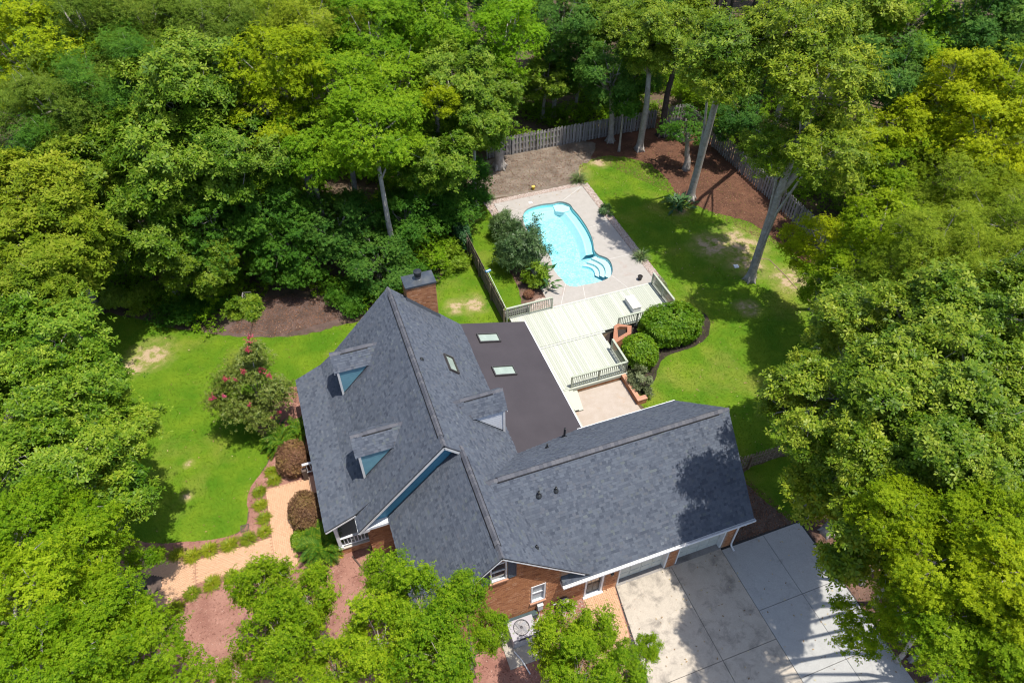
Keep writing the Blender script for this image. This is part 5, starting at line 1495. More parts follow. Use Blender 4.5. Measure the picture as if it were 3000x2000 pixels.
TREES = [
(-15.7, 56.0, 13.4, 5.0, 'star', 'gum', -15.7, 58.0, 'bright yellow-green sweetgum in the top left corner'),
(-11.3, 57.0, 14.5, 4.2, 'fine', 'fine', -11.3, 58.0, 'grey-green fine-leaved tree beside the top left sweetgum'),
(-7.8, 58.0, 13.9, 4.1, 'fine', 'fine', -7.8, 59.0, 'olive fine-leaved tree with pale twigs, third along the top edge from the left'),
(-3.7, 57.0, 13.7, 4.2, 'fine', 'fine', -3.7, 58.0, 'olive fine-leaved tree, fourth along the top edge from the left'),
(0.2, 58.0, 12.9, 3.5, 'fine', 'fine2', 0.2, 59.0, 'pale olive tree with bare curved twigs at the top edge behind the yellow-green maple'),
(-13.6, 50.0, 12.4, 4.0, 'fine', 'fine', -13.6, 51.0, 'grey-green fine-leaved tree below the top left sweetgum'),
(-9.5, 51.0, 12.7, 4.2, 'fine', 'dark', -9.5, 52.0, 'dark fine-leaved tree with a white dead branch, upper left woods'),
(-5.1, 47.0, 13.2, 4.2, 'oak', 'oak', -5.1, 48.0, 'tall olive oak with whorled leaves left of the yellow-green maple'),
(-7.1, 44.0, 10.3, 4.3, 'oak', 'oak', -7.1, 45.0, 'broad olive oak in the middle of the left woods'),
(-3.0, 43.5, 10.7, 3.4, 'oak', 'oak', -3.0, 44.5, 'olive oak directly below the yellow-green maple'),
(0.8, 46.0, 14.2, 3.4, 'star', 'gold', 0.8, 47.0, 'vivid yellow-green maple standing out in the upper left woods'),
(-0.8, 45.0, 11.7, 2.5, 'star', 'gum', -0.8, 46.0, 'lower yellow-green tree touching the vivid yellow-green maple'),
(4.1, 46.5, 11.9, 3.9, 'star', 'maple', 4.1, 47.5, 'bright green maple with bare twig tips right of the yellow-green maple'),
(4.3, 56.0, 13.1, 3.6, 'fine', 'fine2', 4.3, 57.0, 'pale olive tree at the top edge above the bright green maple'),
(8.1, 54.0, 12.3, 4.0, 'star', 'maple', 8.1, 55.0, 'green maple at the top edge above the chimney'),
(8.1, 48.0, 10.3, 3.7, 'star', 'maple', 8.1, 49.0, 'green maple straight above the chimney, middle row'),
(13.1, 55.0, 11.6, 4.0, 'star', 'maple', 13.1, 56.0, 'green maple at the top edge left of the lime poplar'),
(12.7, 48.0, 10.5, 3.4, 'oak', 'oak', 12.7, 49.0, 'olive oak below the lime poplar with drooping leaves'),
(19.5, 55.0, 10.4, 3.9, 'star', 'poplar', 18.5, 56.0, 'lime-green poplar at the top edge left of the pool woods'),
(13.7, 46.0, 8.2, 3.2, 'oak', 'oak', 13.7, 47.0, 'olive oak overhanging the left end of the back fence'),
(11.0, 45.5, 10.8, 1.6, 'star', 'gold', 11.0, 47.5, 'small golden-yellow tree between green maples above the pool fence'),
(5.5, 42.5, 10.9, 3.7, 'star', 'maple', 5.6, 40.6, 'green maple with grey forked trunk behind the chimney'),
(1.2, 44.0, 9.6, 3.0, 'star', 'maple', 1.2, 45.5, 'green maple with a cluster of bare twigs behind the ridge'),
(10.0, 44.0, 6.8, 3.1, 'oak', 'oak', 10.0, 45.5, "olive oak left of the pool's ivy hedge"),
(7.9, 46.0, 7.5, 2.7, 'star', 'maple', 7.9, 47.0, 'narrow green maple between the chimney and the pool'),
(-11.8, 46.0, 9.5, 3.7, 'oak', 'oak2', -11.8, 47.0, 'yellowish olive oak in the left woods near the left edge'),
(-14.1, 48.0, 10.1, 3.6, 'fine', 'dark', -14.1, 49.0, 'dark green tree in shade near the left edge of the woods'),
(-15.3, 43.0, 10.8, 3.4, 'oak', 'hick', -15.3, 44.0, 'yellow-olive hickory at the left edge, uppermost of three'),
(-13.8, 38.5, 9.5, 3.7, 'oak', 'hick', -15.8, 39.5, 'yellow-olive hickory at the left edge, middle of three'),
(-9.9, 42.0, 7.0, 3.3, 'oak', 'oak', -9.9, 43.0, 'olive oak at the lawn side of the left woods'),
(-6.1, 42.5, 6.0, 3.4, 'star', 'dark', -6.1, 43.5, 'deep green tree over the back of the front lawn'),
(-2.6, 43.5, 6.3, 3.4, 'star', 'dark', -2.6, 44.5, 'deep green tree left of the bare mulch clearing'),
(-7.7, 41.0, 4.7, 2.6, 'oak', 'oak2', -7.7, 42.0, 'low olive oak with bright clusters at the lawn edge'),
(-1.6, 42.0, 3.7, 3.1, 'star', 'dark', -1.1, 43.5, 'deep green ivy-clad tree over the mulch clearing'),
(2.2, 42.0, 4.3, 3.1, 'star', 'dark2', 2.2, 43.5, 'blue-green vine-covered tree behind the roof ridge'),
(4.2, 39.0, 2.9, 2.7, 'star', 'dark2', 4.2, 40.5, 'dark vine-covered tree close behind the chimney'),
(7.1, 43.0, 3.2, 3.0, 'star', 'dark', 7.1, 44.0, 'dark green tree right of the chimney'),
(10.2, 45.0, 2.3, 3.0, 'star', 'dark', 10.2, 46.0, 'dark green tree against the ivy hedge by the pool'),
(13.3, 48.0, 2.2, 2.6, 'star', 'dark', 13.3, 49.0, 'dark green tree behind the spiky plant at the pool corner'),
(-4.7, 33.3, 6.0, 1.2, 'soak', 'oak2', -4.7, 39.3, 'small hanging oak bough of bright leaves over the mulch clearing'),
(-14.6, 33.4, 9.5, 3.4, 'oak', 'hick', -17.6, 34.4, 'yellow-olive hickory at the left edge, lowest of three'),
(-12.9, 27.9, 10.5, 3.4, 'oak', 'oak3', -15.9, 27.9, 'glossy green oak at the left edge level with the front dormer'),
(-13.3, 24.4, 11.0, 2.7, 'oak', 'oak3', -16.3, 24.4, 'glossy green oak at the left edge below the hickories'),
(-11.5, 25.5, 9.5, 2.7, 'oak', 'oak3', -15.5, 25.5, 'glossy oak reaching over the left of the front lawn'),
(-10.7, 23.9, 8.5, 2.4, 'oak', 'oak3', -14.7, 22.9, 'glossy oak with its right tip over the front lawn'),
(-12.1, 21.5, 10.5, 2.6, 'oak', 'oak3', -15.1, 20.5, "glossy oak at the left edge beside the lawn's end"),
(-11.2, 20.8, 8.5, 1.6, 'soak', 'oak3', -13.2, 18.8, 'small glossy oak at the lower left of the front lawn'),
(-10.1, 20.9, 8.0, 1.3, 'soak', 'oak3', -13.1, 18.9, "small glossy oak bough nearest the lawn's lower end"),
(-12.3, 17.8, 11.0, 2.7, 'star', 'maple2', -15.3, 16.8, 'bright green maple at the left edge below the oaks'),
(-10.9, 17.1, 10.0, 2.4, 'star', 'maple2', -13.9, 16.1, 'bright green maple left of the walkway circle'),
(-11.5, 14.1, 12.0, 2.6, 'star', 'maple2', -13.5, 12.1, 'bright green maple at the left edge below the walkway level'),
(-10.0, 13.6, 11.0, 2.2, 'star', 'maple2', -12.0, 11.6, 'bright green maple with pale twigs over the lower walkway circle'),
(-9.8, 18.1, 7.0, 0.9, 'sstar', 'maple2', -12.8, 18.1, 'small maple bough hanging over the walkway circle'),
(-8.9, 12.7, 10.0, 1.9, 'star', 'maple2', -10.9, 10.7, 'bright green maple at the bottom edge beside the red mulch'),
(-10.6, 11.8, 12.0, 2.2, 'star', 'maple2', -12.6, 9.8, 'bright green maple in the bottom left corner'),
(-8.0, 11.8, 9.0, 1.1, 'sstar', 'maple2', -9.0, 9.8, 'small maple at the bottom edge, tip over the red mulch'),
(-5.4, 15.5, 6.5, 1.5, 'birch', 'birch', -5.4, 15.5, 'young birch left of the sago palm by the walkway'),
(-3.7, 14.4, 6.5, 1.7, 'birch', 'birch', -3.7, 14.4, 'young birch just below the sago palm'),
(-4.6, 12.5, 7.5, 1.8, 'birch', 'birch', -4.6, 12.5, 'young birch in the red mulch, second row below the sago'),
(-6.4, 12.2, 6.5, 1.1, 'birch', 'birch', -6.4, 12.2, 'small birch at the bottom edge in the red mulch'),
(-0.5, 13.6, 7.5, 1.3, 'birch', 'birch', -0.5, 13.6, 'white-stemmed birch against the brick wall by the porch'),
(0.5, 11.5, 8.5, 1.8, 'birch', 'birch', 0.5, 11.5, 'white-stemmed birch overlapping the wing roof eave'),
(2.2, 11.4, 8.5, 1.1, 'birch', 'birch', 2.2, 11.4, 'birch top reaching the upper gable window'),
(-1.2, 10.8, 8.5, 1.9, 'birch', 'birch', -1.2, 10.8, 'full birch below the porch wall birches'),
(0.8, 9.6, 8.5, 1.9, 'birch', 'birch', 0.8, 9.6, 'full birch left of the air conditioner'),
(-3.0, 10.7, 7.5, 1.4, 'birch', 'birch', -3.0, 10.7, 'birch at the bottom edge between mulch and house'),
(2.9, 10.5, 6.5, 1.0, 'birch', 'birch', 1.6, 10.2, 'birch sprig in front of the brick wall beside the air conditioner'),
(5.6, 9.6, 5.5, 1.6, 'birch', 'birch', 5.6, 9.6, 'birch right of the air conditioner pad'),
(7.0, 9.4, 5.5, 1.2, 'birch', 'birch', 7.0, 9.4, "birch beside the side door's paved walk"),
(5.5, 7.9, 6.5, 1.6, 'birch', 'birch', 5.5, 7.9, 'birch at the bottom edge right of the air conditioner'),
(7.5, 7.6, 5.5, 1.3, 'birch', 'birch', 7.5, 7.6, "birch at the bottom edge overlapping the driveway's corner"),
(8.9, 8.3, 5.0, 0.7, 'birch', 'birch', 8.9, 8.3, 'thin birch spray over the sunny driveway'),
(22.7, 15.8, 12.0, 2.8, 'oak', 'oak4', 24.7, 17.8, 'glossy oak at the right of the back lawn, uppermost of its column'),
(23.3, 13.4, 13.5, 2.7, 'oak', 'oak4', 25.3, 14.4, 'glossy oak right of the back lawn, one in from the lawn'),
(25.2, 12.7, 14.5, 2.8, 'oak', 'oak4', 27.2, 13.7, 'glossy oak at the right edge level with the hedge'),
(17.7, 11.9, 12.5, 2.6, 'oak', 'oak4', 22.1, 14.2, 'glossy oak reaching toward the garage roof end'),
(19.3, 10.9, 14.0, 2.6, 'oak', 'oak4', 22.3, 11.9, 'broad glossy oak in the middle of the right side'),
(21.5, 10.1, 14.5, 2.9, 'oak', 'oak4', 24.5, 11.1, 'broad glossy oak near the right edge above the gums'),
(21.3, 8.0, 15.0, 2.0, 'oak', 'oak4', 24.3, 8.0, 'glossy oak cut by the right edge'),
(17.4, 10.6, 11.0, 2.0, 'oak', 'oak4', 22.4, 13.6, "glossy oak right of the garage's far corner"),
(18.1, 9.0, 13.0, 2.3, 'oak', 'oak4', 22.1, 11.0, 'glossy oak between the garage and the right edge'),
(19.5, 7.9, 14.0, 2.5, 'oak', 'oak4', 23.5, 8.9, 'dense glossy oak above the yellow gums'),
(16.6, 9.9, 10.0, 1.4, 'soak', 'oak4', 21.6, 12.9, 'small glossy oak bough over the lawn strip beside the garage'),
(15.8, 7.8, 12.0, 1.4, 'soak', 'oak4', 21.8, 10.8, "small glossy oak bough over the driveway's top corner"),
(16.1, 6.9, 13.5, 1.6, 'star', 'gum', 22.1, 8.9, "yellow-green gum over the driveway's upper right corner"),
(15.9, 6.8, 10.5, 1.4, 'soak', 'oak4', 21.9, 7.8, "small glossy oak bough at the driveway's right edge"),
(19.4, 6.3, 14.5, 1.9, 'oak', 'oak4', 23.4, 6.3, 'glossy oak at the right edge over the gums'),
(17.5, 5.3, 14.5, 1.8, 'star', 'gum', 22.5, 6.3, 'yellow-green gum, uppermost of the right edge group'),
(15.9, 5.0, 13.5, 1.8, 'star', 'gum', 21.9, 6.0, 'yellow-green gum in the middle of the lower right'),
(16.7, 3.8, 14.5, 1.8, 'star', 'gum', 21.7, 3.8, 'yellow-green gum at the right edge, second of the lower group'),
(15.8, 5.0, 11.0, 1.1, 'star', 'gum2', 21.8, 5.0, 'green gum over the mulch right of the driveway'),
(15.9, 3.6, 12.5, 1.9, 'star', 'gum2', 21.9, 3.6, 'green gum with pale branches, lower right'),
(16.8, 2.4, 12.5, 1.9, 'star', 'gum2', 21.8, 2.4, 'green gum in the bottom right corner'),
(15.1, 5.2, 9.5, 1.1, 'sstar', 'gum2', 21.1, 5.2, 'small green gum bough hanging over the driveway slabs'),
(16.3, 2.1, 11.5, 1.4, 'star', 'gum2', 21.3, 2.1, 'green gum at the bottom edge near the right corner'),
(28.6, 37.0, 15.1, 3.9, 'oak', 'oak2', 31.2, 41.8, 'tall grey-trunked oak standing in the back lawn by the leafy clump'),
(31.1, 31.1, 14.8, 3.8, 'oak', 'oak2', 30.1, 31.1, 'forked grey-trunked oak standing in the back lawn nearest the house'),
(29.6, 31.7, 11.0, 2.6, 'oak', 'oak2', 30.1, 31.1, 'olive oak hanging over the right back fence'),
(31.3, 35.2, 16.0, 3.8, 'oak', 'oak2', 40.2, 44.6, 'sunlit oak at the top edge above the right fence'),
(44.6, 44.0, 12.1, 4.6, 'oak', 'oak2', 48.6, 46.0, 'sunlit oak at the top edge, second right of the tall trunks'),
(29.2, 27.1, 12.5, 2.7, 'oak', 'oak2', 30.1, 31.1, 'olive oak over the right fence beside the forked trunk'),
(48.0, 42.0, 12.1, 4.6, 'star', 'maple', 51.0, 43.0, 'green maple at the top edge right of the sunlit oaks'),
(51.8, 40.0, 12.6, 4.7, 'star', 'dark2', 54.8, 41.0, 'dark green tree at the top edge near the right corner'),
(55.0, 38.0, 12.3, 4.4, 'star', 'dark2', 58.0, 39.0, 'dark green tree in the top right corner'),
(42.2, 37.0, 11.0, 3.8, 'star', 'dark2', 47.2, 38.0, 'dark green tree behind the yellow maples'),
(44.6, 33.0, 12.0, 3.2, 'star', 'gold', 47.6, 34.0, 'yellow maple, leftmost of two near the top right corner'),
(47.0, 31.0, 11.9, 3.8, 'star', 'gold', 50.0, 32.0, 'yellow maple at the right edge below the corner'),
(42.7, 33.0, 9.1, 3.3, 'star', 'gold', 47.7, 34.0, 'yellow maple, second row from the top right'),
(44.2, 29.0, 10.0, 4.2, 'star', 'gold', 47.2, 30.0, 'broad yellow maple at the right, second row'),
(38.7, 33.0, 8.9, 2.6, 'star', 'gum', 45.7, 34.0, "yellow-green maple beside the forked trunk's crown"),
(40.2, 31.0, 6.9, 3.8, 'star', 'gum2', 46.2, 32.0, 'green gum below the yellow maples'),
(41.3, 27.0, 7.7, 4.0, 'fine', 'fine2', 47.3, 28.0, 'pale green wispy tree with bare twigs, upper of two at the right'),
(41.0, 23.0, 8.1, 3.9, 'fine', 'fine2', 46.0, 24.0, 'pale green wispy tree at the right edge'),
(29.8, 19.4, 12.0, 3.0, 'fine', 'fine2', 31.8, 20.4, 'pale green wispy tree with white dead branches, lower of two'),
(29.7, 15.9, 13.0, 2.6, 'fine', 'fine2', 31.7, 16.9, 'pale green wispy tree above the glossy right edge oak'),
(30.8, 23.4, 10.0, 2.7, 'star', 'gum2', 32.8, 24.4, 'green gum right of the low yellow-green tree'),
(30.4, 26.7, 6.5, 2.6, 'star', 'gold', 32.4, 26.7, 'low bright yellow-green tree inside the back yard fence'),
(28.7, 22.0, 8.5, 2.1, 'star', 'gum2', 30.7, 22.0, 'low green tree beside the gap showing the fence'),
(28.5, 18.7, 10.0, 2.2, 'fine', 'fine2', 30.5, 19.7, 'pale wispy tree with a long fallen branch right of the back lawn'),
(28.4, 39.5, 13.0, 2.3, 'oak', 'oak2', 31.2, 41.8, 'olive oak bough over the back lawn left of the tall grey oak'),
(28.4, 23.4, 6.5, 1.8, 'star', 'gum2', 30.4, 23.4, 'low green tree just below the bright yellow-green one in the yard'),
(28.1, 20.1, 8.0, 2.2, 'oak', 'oak4', 30.1, 20.1, 'glossy oak at the end of the pinkish hose'),
(24.3, 18.2, 8.5, 1.5, 'soak', 'oak4', 26.3, 18.2, 'small glossy oak bough between the back lawn and the broad oaks'),
(27.1, 35.9, 14.0, 2.2, 'oak', 'oak2', 31.2, 41.8, 'olive oak bough crossing in front of the tall grey trunk'),
(30.4, 50.4, 10.3, 3.8, 'oak', 'oak2', 30.8, 50.4, 'tall straight grey trunk in front of the back fence, crown at the top edge'),
(28.1, 52.7, 6.7, 3.3, 'star', 'dark2', 28.9, 52.7, 'grey-trunked tree against the back fence, leaves hanging low'),
(34.6, 52.0, 9.8, 3.6, 'oak', 'oak2', 33.9, 52.0, 'dark-barked tall tree at the back fence corner'),
(17.8, 52.0, 7.5, 2.7, 'oak', 'oak', 17.6, 52.0, 'thick trunk at the left end of the back fence'),
(28.8, 50.8, 4.7, 1.6, 'sstar', 'dark', 28.9, 50.8, 'thin young tree in front of the back fence'),
(32.4, 46.0, 4.0, 1.8, 'sstar', 'dark', 33.2, 46.0, 'short ivy-covered tree stump beside the tall grey trunk'),
(25.7, 58.0, 9.1, 3.8, 'star', 'dark2', 25.7, 59.0, 'dark tree at the top edge straight above the pool'),
(31.4, 60.0, 8.4, 4.3, 'oak', 'oak2', 31.4, 61.0, 'sunlit oak at the top edge above the back fence'),
(24.6, 58.0, 4.9, 3.0, 'oak', 'oak', 24.6, 59.0, 'olive tree with twin stems behind the back fence'),
(28.1, 58.0, 5.2, 3.8, 'star', 'dark2', 28.1, 59.0, 'blue-green tree deep behind the back fence'),
(33.2, 57.0, 4.5, 3.4, 'star', 'dark', 33.2, 58.0, 'dark tree behind the fence between the tall trunks'),
(40.4, 55.5, 2.2, 3.3, 'star', 'gum2', 40.4, 56.5, 'lit green tree behind the fence corner'),
(37.2, 46.0, 4.3, 2.9, 'star', 'dark2', 42.2, 48.0, 'dark green tree just beyond the right fence'),
]
FILL = [(29.7, 67.3, 10.2, 3.7), (43.8, 83.2, 7.1, 3.2), (68.2, 59.1, 7.6, 2.7), (-19.9, 21.0, 7.9, 3.6), (-10.3, 86.6, 9.2, 3.4), (-20.4, 84.8, 9.8, 3.8), (45.0, 76.3, 7.1, 3.5), (18.0, 70.3, 7.4, 3.5), (50.7, 77.7, 7.1, 3.7), (-4.2, 83.3, 9.2, 3.0), (26.3, 74.7, 8.8, 3.1), (-27.1, 76.3, 8.2, 3.1), (13.6, 66.2, 8.9, 2.9), (0.2, 89.0, 10.8, 3.4), (-1.6, 71.2, 10.1, 3.4), (34.7, 68.8, 8.5, 3.4), (10.6, 73.9, 9.6, 3.6), (-3.0, 76.2, 10.5, 3.4), (48.6, 53.1, 6.7, 3.1), (-18.7, 62.4, 9.5, 2.7), (-16.5, 81.5, 7.0, 3.1), (52.6, 58.5, 5.5, 2.8), (30.5, 80.4, 8.5, 3.1), (-17.8, 27.7, 7.9, 3.1), (72.7, 45.7, 5.7, 3.0), (9.7, 82.7, 10.6, 3.3), (-10.6, 70.7, 10.6, 2.8), (-17.4, 74.1, 10.2, 3.4), (40.5, 13.8, 5.2, 3.7), (29.7, 5.8, 4.4, 3.1), (67.6, 34.9, 4.2, 3.4), (-26.9, 57.6, 6.0, 3.7), (60.2, 44.3, 5.3, 3.6), (37.5, 61.3, 8.9, 3.7), (42.9, 65.2, 7.7, 2.9), (54.8, 45.1, 4.2, 2.8), (45.4, 61.0, 10.8, 3.7), (37.5, 75.8, 10.0, 3.3), (-20.0, 47.5, 7.6, 2.9), (47.0, 21.8, 4.3, 3.3), (51.4, 64.8, 10.7, 3.7), (30.0, 86.9, 7.4, 2.7), (1.4, 84.2, 7.4, 3.0), (63.3, 58.8, 6.5, 2.6), (35.0, 12.9, 4.7, 3.1), (-22.8, 39.8, 5.1, 3.5), (72.0, 63.8, 7.4, 2.7), (10.2, 59.1, 7.6, 3.5), (23.8, 82.3, 7.6, 2.9), (21.1, 87.6, 8.7, 2.9), (16.8, 82.8, 8.5, 3.4), (5.5, 75.7, 9.7, 3.0), (49.9, 69.9, 10.3, 2.7), (60.9, 64.8, 8.8, 2.8), (56.5, 52.1, 5.8, 3.4), (-25.5, 84.2, 7.2, 3.2), (73.7, 71.3, 7.9, 3.1), (64.4, 51.0, 5.5, 3.3), (13.5, 78.7, 9.5, 3.4), (17.6, 75.8, 8.2, 3.3), (-2.8, 63.2, 9.5, 2.6), (15.6, 60.3, 8.3, 3.4), (66.1, 64.3, 9.8, 3.4), (-27.7, 71.1, 7.4, 3.1), (62.4, 39.3, 4.0, 2.9), (68.6, 40.6, 7.2, 3.7), (-10.5, 80.2, 9.4, 3.5), (53.0, 30.7, 5.4, 3.5), (69.8, 54.0, 4.6, 2.8), (1.2, 51.3, 6.2, 2.8), (60.4, 34.8, 6.2, 3.3), (74.7, 54.5, 7.6, 3.4), (60.8, 76.9, 8.0, 3.0), (2.7, 67.9, 9.3, 3.5), (32.3, 74.2, 10.8, 3.0), (-16.6, 15.1, 6.5, 3.0), (65.5, 75.4, 8.0, 3.1), (34.7, 89.0, 7.1, 3.6), (13.0, 87.3, 8.5, 3.2), (35.7, 84.1, 7.2, 3.3), (-10.6, 63.9, 9.5, 3.6), (-18.5, 89.9, 9.2, 3.7), (58.1, 69.0, 7.8, 2.9), (24.1, 65.6, 7.7, 3.0), (-19.7, 69.8, 10.2, 3.3), (66.8, 46.6, 4.7, 3.5), (-22.5, 54.2, 7.5, 3.5), (7.7, 87.6, 8.5, 2.6), (51.9, 24.9, 4.4, 2.7), (-26.7, 90.0, 9.7, 3.1), (36.2, 21.6, 6.1, 3.2), (67.6, 69.3, 8.1, 3.8), (57.8, 57.1, 7.0, 3.5), (8.3, 68.8, 10.2, 3.4), (-5.1, 67.6, 8.4, 3.5), (58.0, 30.4, 6.9, 3.5), (24.7, 3.7, 6.9, 3.4), (56.0, 82.1, 7.2, 3.7), (49.6, 35.4, 7.0, 2.8), (-8.4, 75.5, 7.6, 3.7), (-20.5, 32.6, 7.0, 3.6), (42.8, 50.1, 6.4, 2.9), (-23.5, 66.3, 10.9, 3.7), (49.3, 48.2, 4.5, 3.0), (-24.5, 45.2, 4.6, 3.6), (43.0, 71.4, 9.1, 2.8), (1.4, 79.2, 7.5, 2.7), (70.9, 75.9, 7.4, 3.2), (3.4, 63.0, 8.4, 3.6), (-22.1, 79.6, 9.1, 3.8), (-14.5, 66.9, 8.0, 3.1), (34.8, 7.1, 4.4, 3.7), (48.8, 86.6, 7.3, 3.8), (55.6, 76.0, 9.6, 3.8), (-6.2, 89.7, 10.7, 3.0), (62.4, 71.3, 9.2, 3.1), (20.4, 62.1, 10.7, 2.8), (56.0, 62.7, 8.2, 2.7)]
for i, (x, y, zc, Rc, form, mat, bx_, by_, lab) in enumerate(TREES):
    tr = None
    if mat == 'oak2' and form == 'oak' and 22 < x < 38 and 24 < y < 46: form = 'oakl'
    if 'hanging oak bough' in lab: tr = .03
    if 14 < x < 20 and y < 10: tr = .1
    if 'grey-trunked oak' in lab or 'tall straight grey' in lab or 'dark-barked' in lab: tr = .3
    if 'thick trunk' in lab: tr = .42
    if 'grey-trunked tree' in lab: tr = .27
    if 'birch sprig' in lab: tr = .035
    if 'thin young' in lab: tr = .1
    if 'bough over the back lawn' in lab or 'bough crossing' in lab or 'right back fence' in lab or 'beside the forked trunk' in lab and 'oak' in lab: tr = .11
    if 'stump' in lab: tr = .26
    tree(x, y, zc, Rc, form, mat, bx_, by_, lab, 200 + i, tr=tr, group='trees round the yard')
rf = np.random.default_rng(77)
for i, (x, y, zc, Rc) in enumerate(FILL):
    if y > 54 and x > 14: zone = 'shaded woodland tree filling the woods behind the back fence'
    elif x > 20: zone = 'shaded woodland tree filling the woods beyond the right side'
    elif x < -15 and y < 42: zone = 'shaded woodland tree filling the gaps at the left edge'
    else: zone = 'shaded woodland tree filling the upper left woods'
    form = ('star', 'fine', 'star', 'oak')[int(rf.integers(0, 4))]
    mat = (('dark', 'dark2', 'maple', 'oak') if x < 20 else ('dark', 'dark2', 'gum2', 'oak2'))[int(rf.integers(0, 4))]
    tree(x, y, zc, Rc, form, mat, x, y, zone, 500 + i, name='woodland_tree', group='woodland ' + zone.split('filling the ')[1], simple=True)

# low growth on the forest floor
def undergrowth():
    r = np.random.default_rng(91)
    p = np.concatenate([r.uniform((-24, 37.5), (13, 62), (9000, 2)), r.uniform((12, 54.5), (50, 66), (4000, 2)), r.uniform((38.2, 10), (52, 54), (4500, 2)), r.uniform((24.5, 2), (38, 24), (2600, 2)), r.uniform((-26, 4), (-14.5, 38), (3000, 2))])
    ok = ~inpoly(p, LOOPS['lawn_front']) & ~inpoly(p, LOOPS['lawn_back']) & ~inpoly(p, np.array([(-7.6, 36), (-7.4, 39.5), (-4.5, 41.8), (-1.8, 41.4), (.6, 39.6), (1, 36)]))
    ok &= ~((p[:, 0] > 11.2) & (p[:, 0] < 38) & (p[:, 1] > 24) & (p[:, 1] < 54))
    nz = np.sin(p[:, 0] * .6 + 1.3 * np.sin(p[:, 1] * .45)) * np.sin(p[:, 1] * .55 + p[:, 0] * .2)
    ok &= nz > -.35
    p = p[ok]; n = len(p)
    z = r.uniform(.1, 1.5, n) * np.clip(nz[ok] + .7, .3, 1.4)
    C = np.repeat(np.c_[p, z], 5, 0) + r.normal(0, 1, (n * 5, 3)) * np.array([.28, .28, .18])
    C[:, 2] = np.abs(C[:, 2]) + .03
    v, tn = rosettes(C, np.array([[0, 0, 1.0]]) + r.normal(0, .35, C.shape), 5, .19, .09, r, .1, .3)
    return tag(link('undergrowth', fastmesh('undergrowth', v, 4, tn, LM['maple']), kind='stuff'), 'low dark green growth covering the floor of the woods', 'undergrowth')
undergrowth()

# ------------------------------------------------------------------ shrubs and garden plants
def ellip_pts(n, c, s, r, zmin=-.3, shell=(.78, 1.0), box=0.0):
    d = nrmz(r.normal(0, 1, (n * 2, 3)))
    d = d[d[:, 2] > zmin][:n]
    if box:
        d = np.sign(d) * np.abs(d) ** (1 - box); d = d / np.linalg.norm(d, axis=1, keepdims=True) ** (1 - box)
    wob = 1 + .05 * np.sin(d[:, :1] * 5 + c[0]) * np.sin(d[:, 1:2] * 6 + c[1]) + .05 * np.sin(d[:, 2:] * 9 + d[:, :1] * 4)
    f = r.uniform(*shell, (len(d), 1)) * wob
    return np.array(c) + d * np.array(s) * f, d
def stems(t, c, h, n, r, mat, spread=.5, rad=.03):
    m = MB(); c = np.array(c, float)
    for i in range(n):
        a = r.uniform(0, 6.28)
        e = c + np.array((math.cos(a) * spread, math.sin(a) * spread, h))
        m.tube([c + (math.cos(a) * .08, math.sin(a) * .08, -.03), (c + e) / 2 + r.normal(0, .04, 3), e], [rad, rad * .8, rad * .4], 5)
    m.build('stems', mat, t)
def shrub(name, label, c, s, n, k, L, W, mat, seed, zmin=-.35, tilt=.25, cat='shrub', box=0.0, up=.35, mid=.5, clumps=0):
    r = np.random.default_rng(seed)
    t = thing(name, label, cat, (c[0], c[1], 0))
    P, d = ellip_pts(n, c, s, r, zmin, (.72, 1.0), box)
    if clumps:
        cc, cd = ellip_pts(clumps, c, s, r, zmin, (.45, 1.12))
        ix = r.integers(0, len(cc), len(P))
        P = cc[ix] + r.normal(0, 1, P.shape) * np.array(s) * .17; d = cd[ix]
    P[:, 2] = np.maximum(P[:, 2], .03)
    v, tn = rosettes(P, d + np.array([0, 0, up]) + r.normal(0, .35, P.shape), k, L, W, r, tilt, .35, mid, ctone=np.clip(.5 + .35 * np.sin(P[:, 0] * 3) * np.sin(P[:, 1] * 3.3 + P[:, 2] * 2) + r.normal(0, .15, len(P)), 0, 1))
    me = fastmesh('foliage', v - np.tile(np.array((c[0], c[1], 0)), (len(v), 1)), 4, tn, mat)
    o = link('foliage', me, t)
    stems(t, (c[0], c[1], 0), max(.2, c[2]), 7, r, M_trunkd, min(s[0], s[1]) * .5)
    return t
LHEDGE = leafmat('leaf_hedge', (.045, .12, .003), (.11, .215, .005), (.22, .31, .012), .28, .5, .25)
LLORO = leafmat('leaf_loropetalum', (.10, .05, .035), (.21, .105, .06), (.28, .20, .06), .3, .6, .2)
LOLE = leafmat('leaf_oleander', (.025, .06, .015), (.06, .115, .03), (.14, .2, .07), .2, .45, .35)
LLIR = leafmat('leaf_liriope', (.10, .145, .003), (.18, .225, .006), (.27, .29, .015), .3, .5, .3)
LSAGO = leafmat('leaf_sago', (.02, .075, .004), (.06, .135, .008), (.22, .24, .015), .2, .6, .1)
LYUC = leafmat('leaf_yucca', (.04, .09, .02), (.09, .15, .04), (.2, .23, .09), .2, .45, .4)
LBIG = leafmat('leaf_broad', (.025, .08, .022), (.06, .13, .035), (.12, .2, .06), .25, .4, .45)
LMYR = leafmat('leaf_myrtle', (.05, .095, .01), (.13, .175, .02), (.25, .24, .06), .3, .5, .3)
LYEL = leafmat('leaf_shrub_yellow', (.08, .16, .006), (.15, .25, .01), (.24, .33, .03), .3, .5, .3)
LIVY = leafmat('leaf_ivy', (.012, .05, .014), (.03, .09, .02), (.065, .14, .03), .2, .45, .35)
LGREY = leafmat('leaf_greygreen', (.06, .085, .03), (.13, .16, .07), (.22, .25, .13), .25, .5, .3)

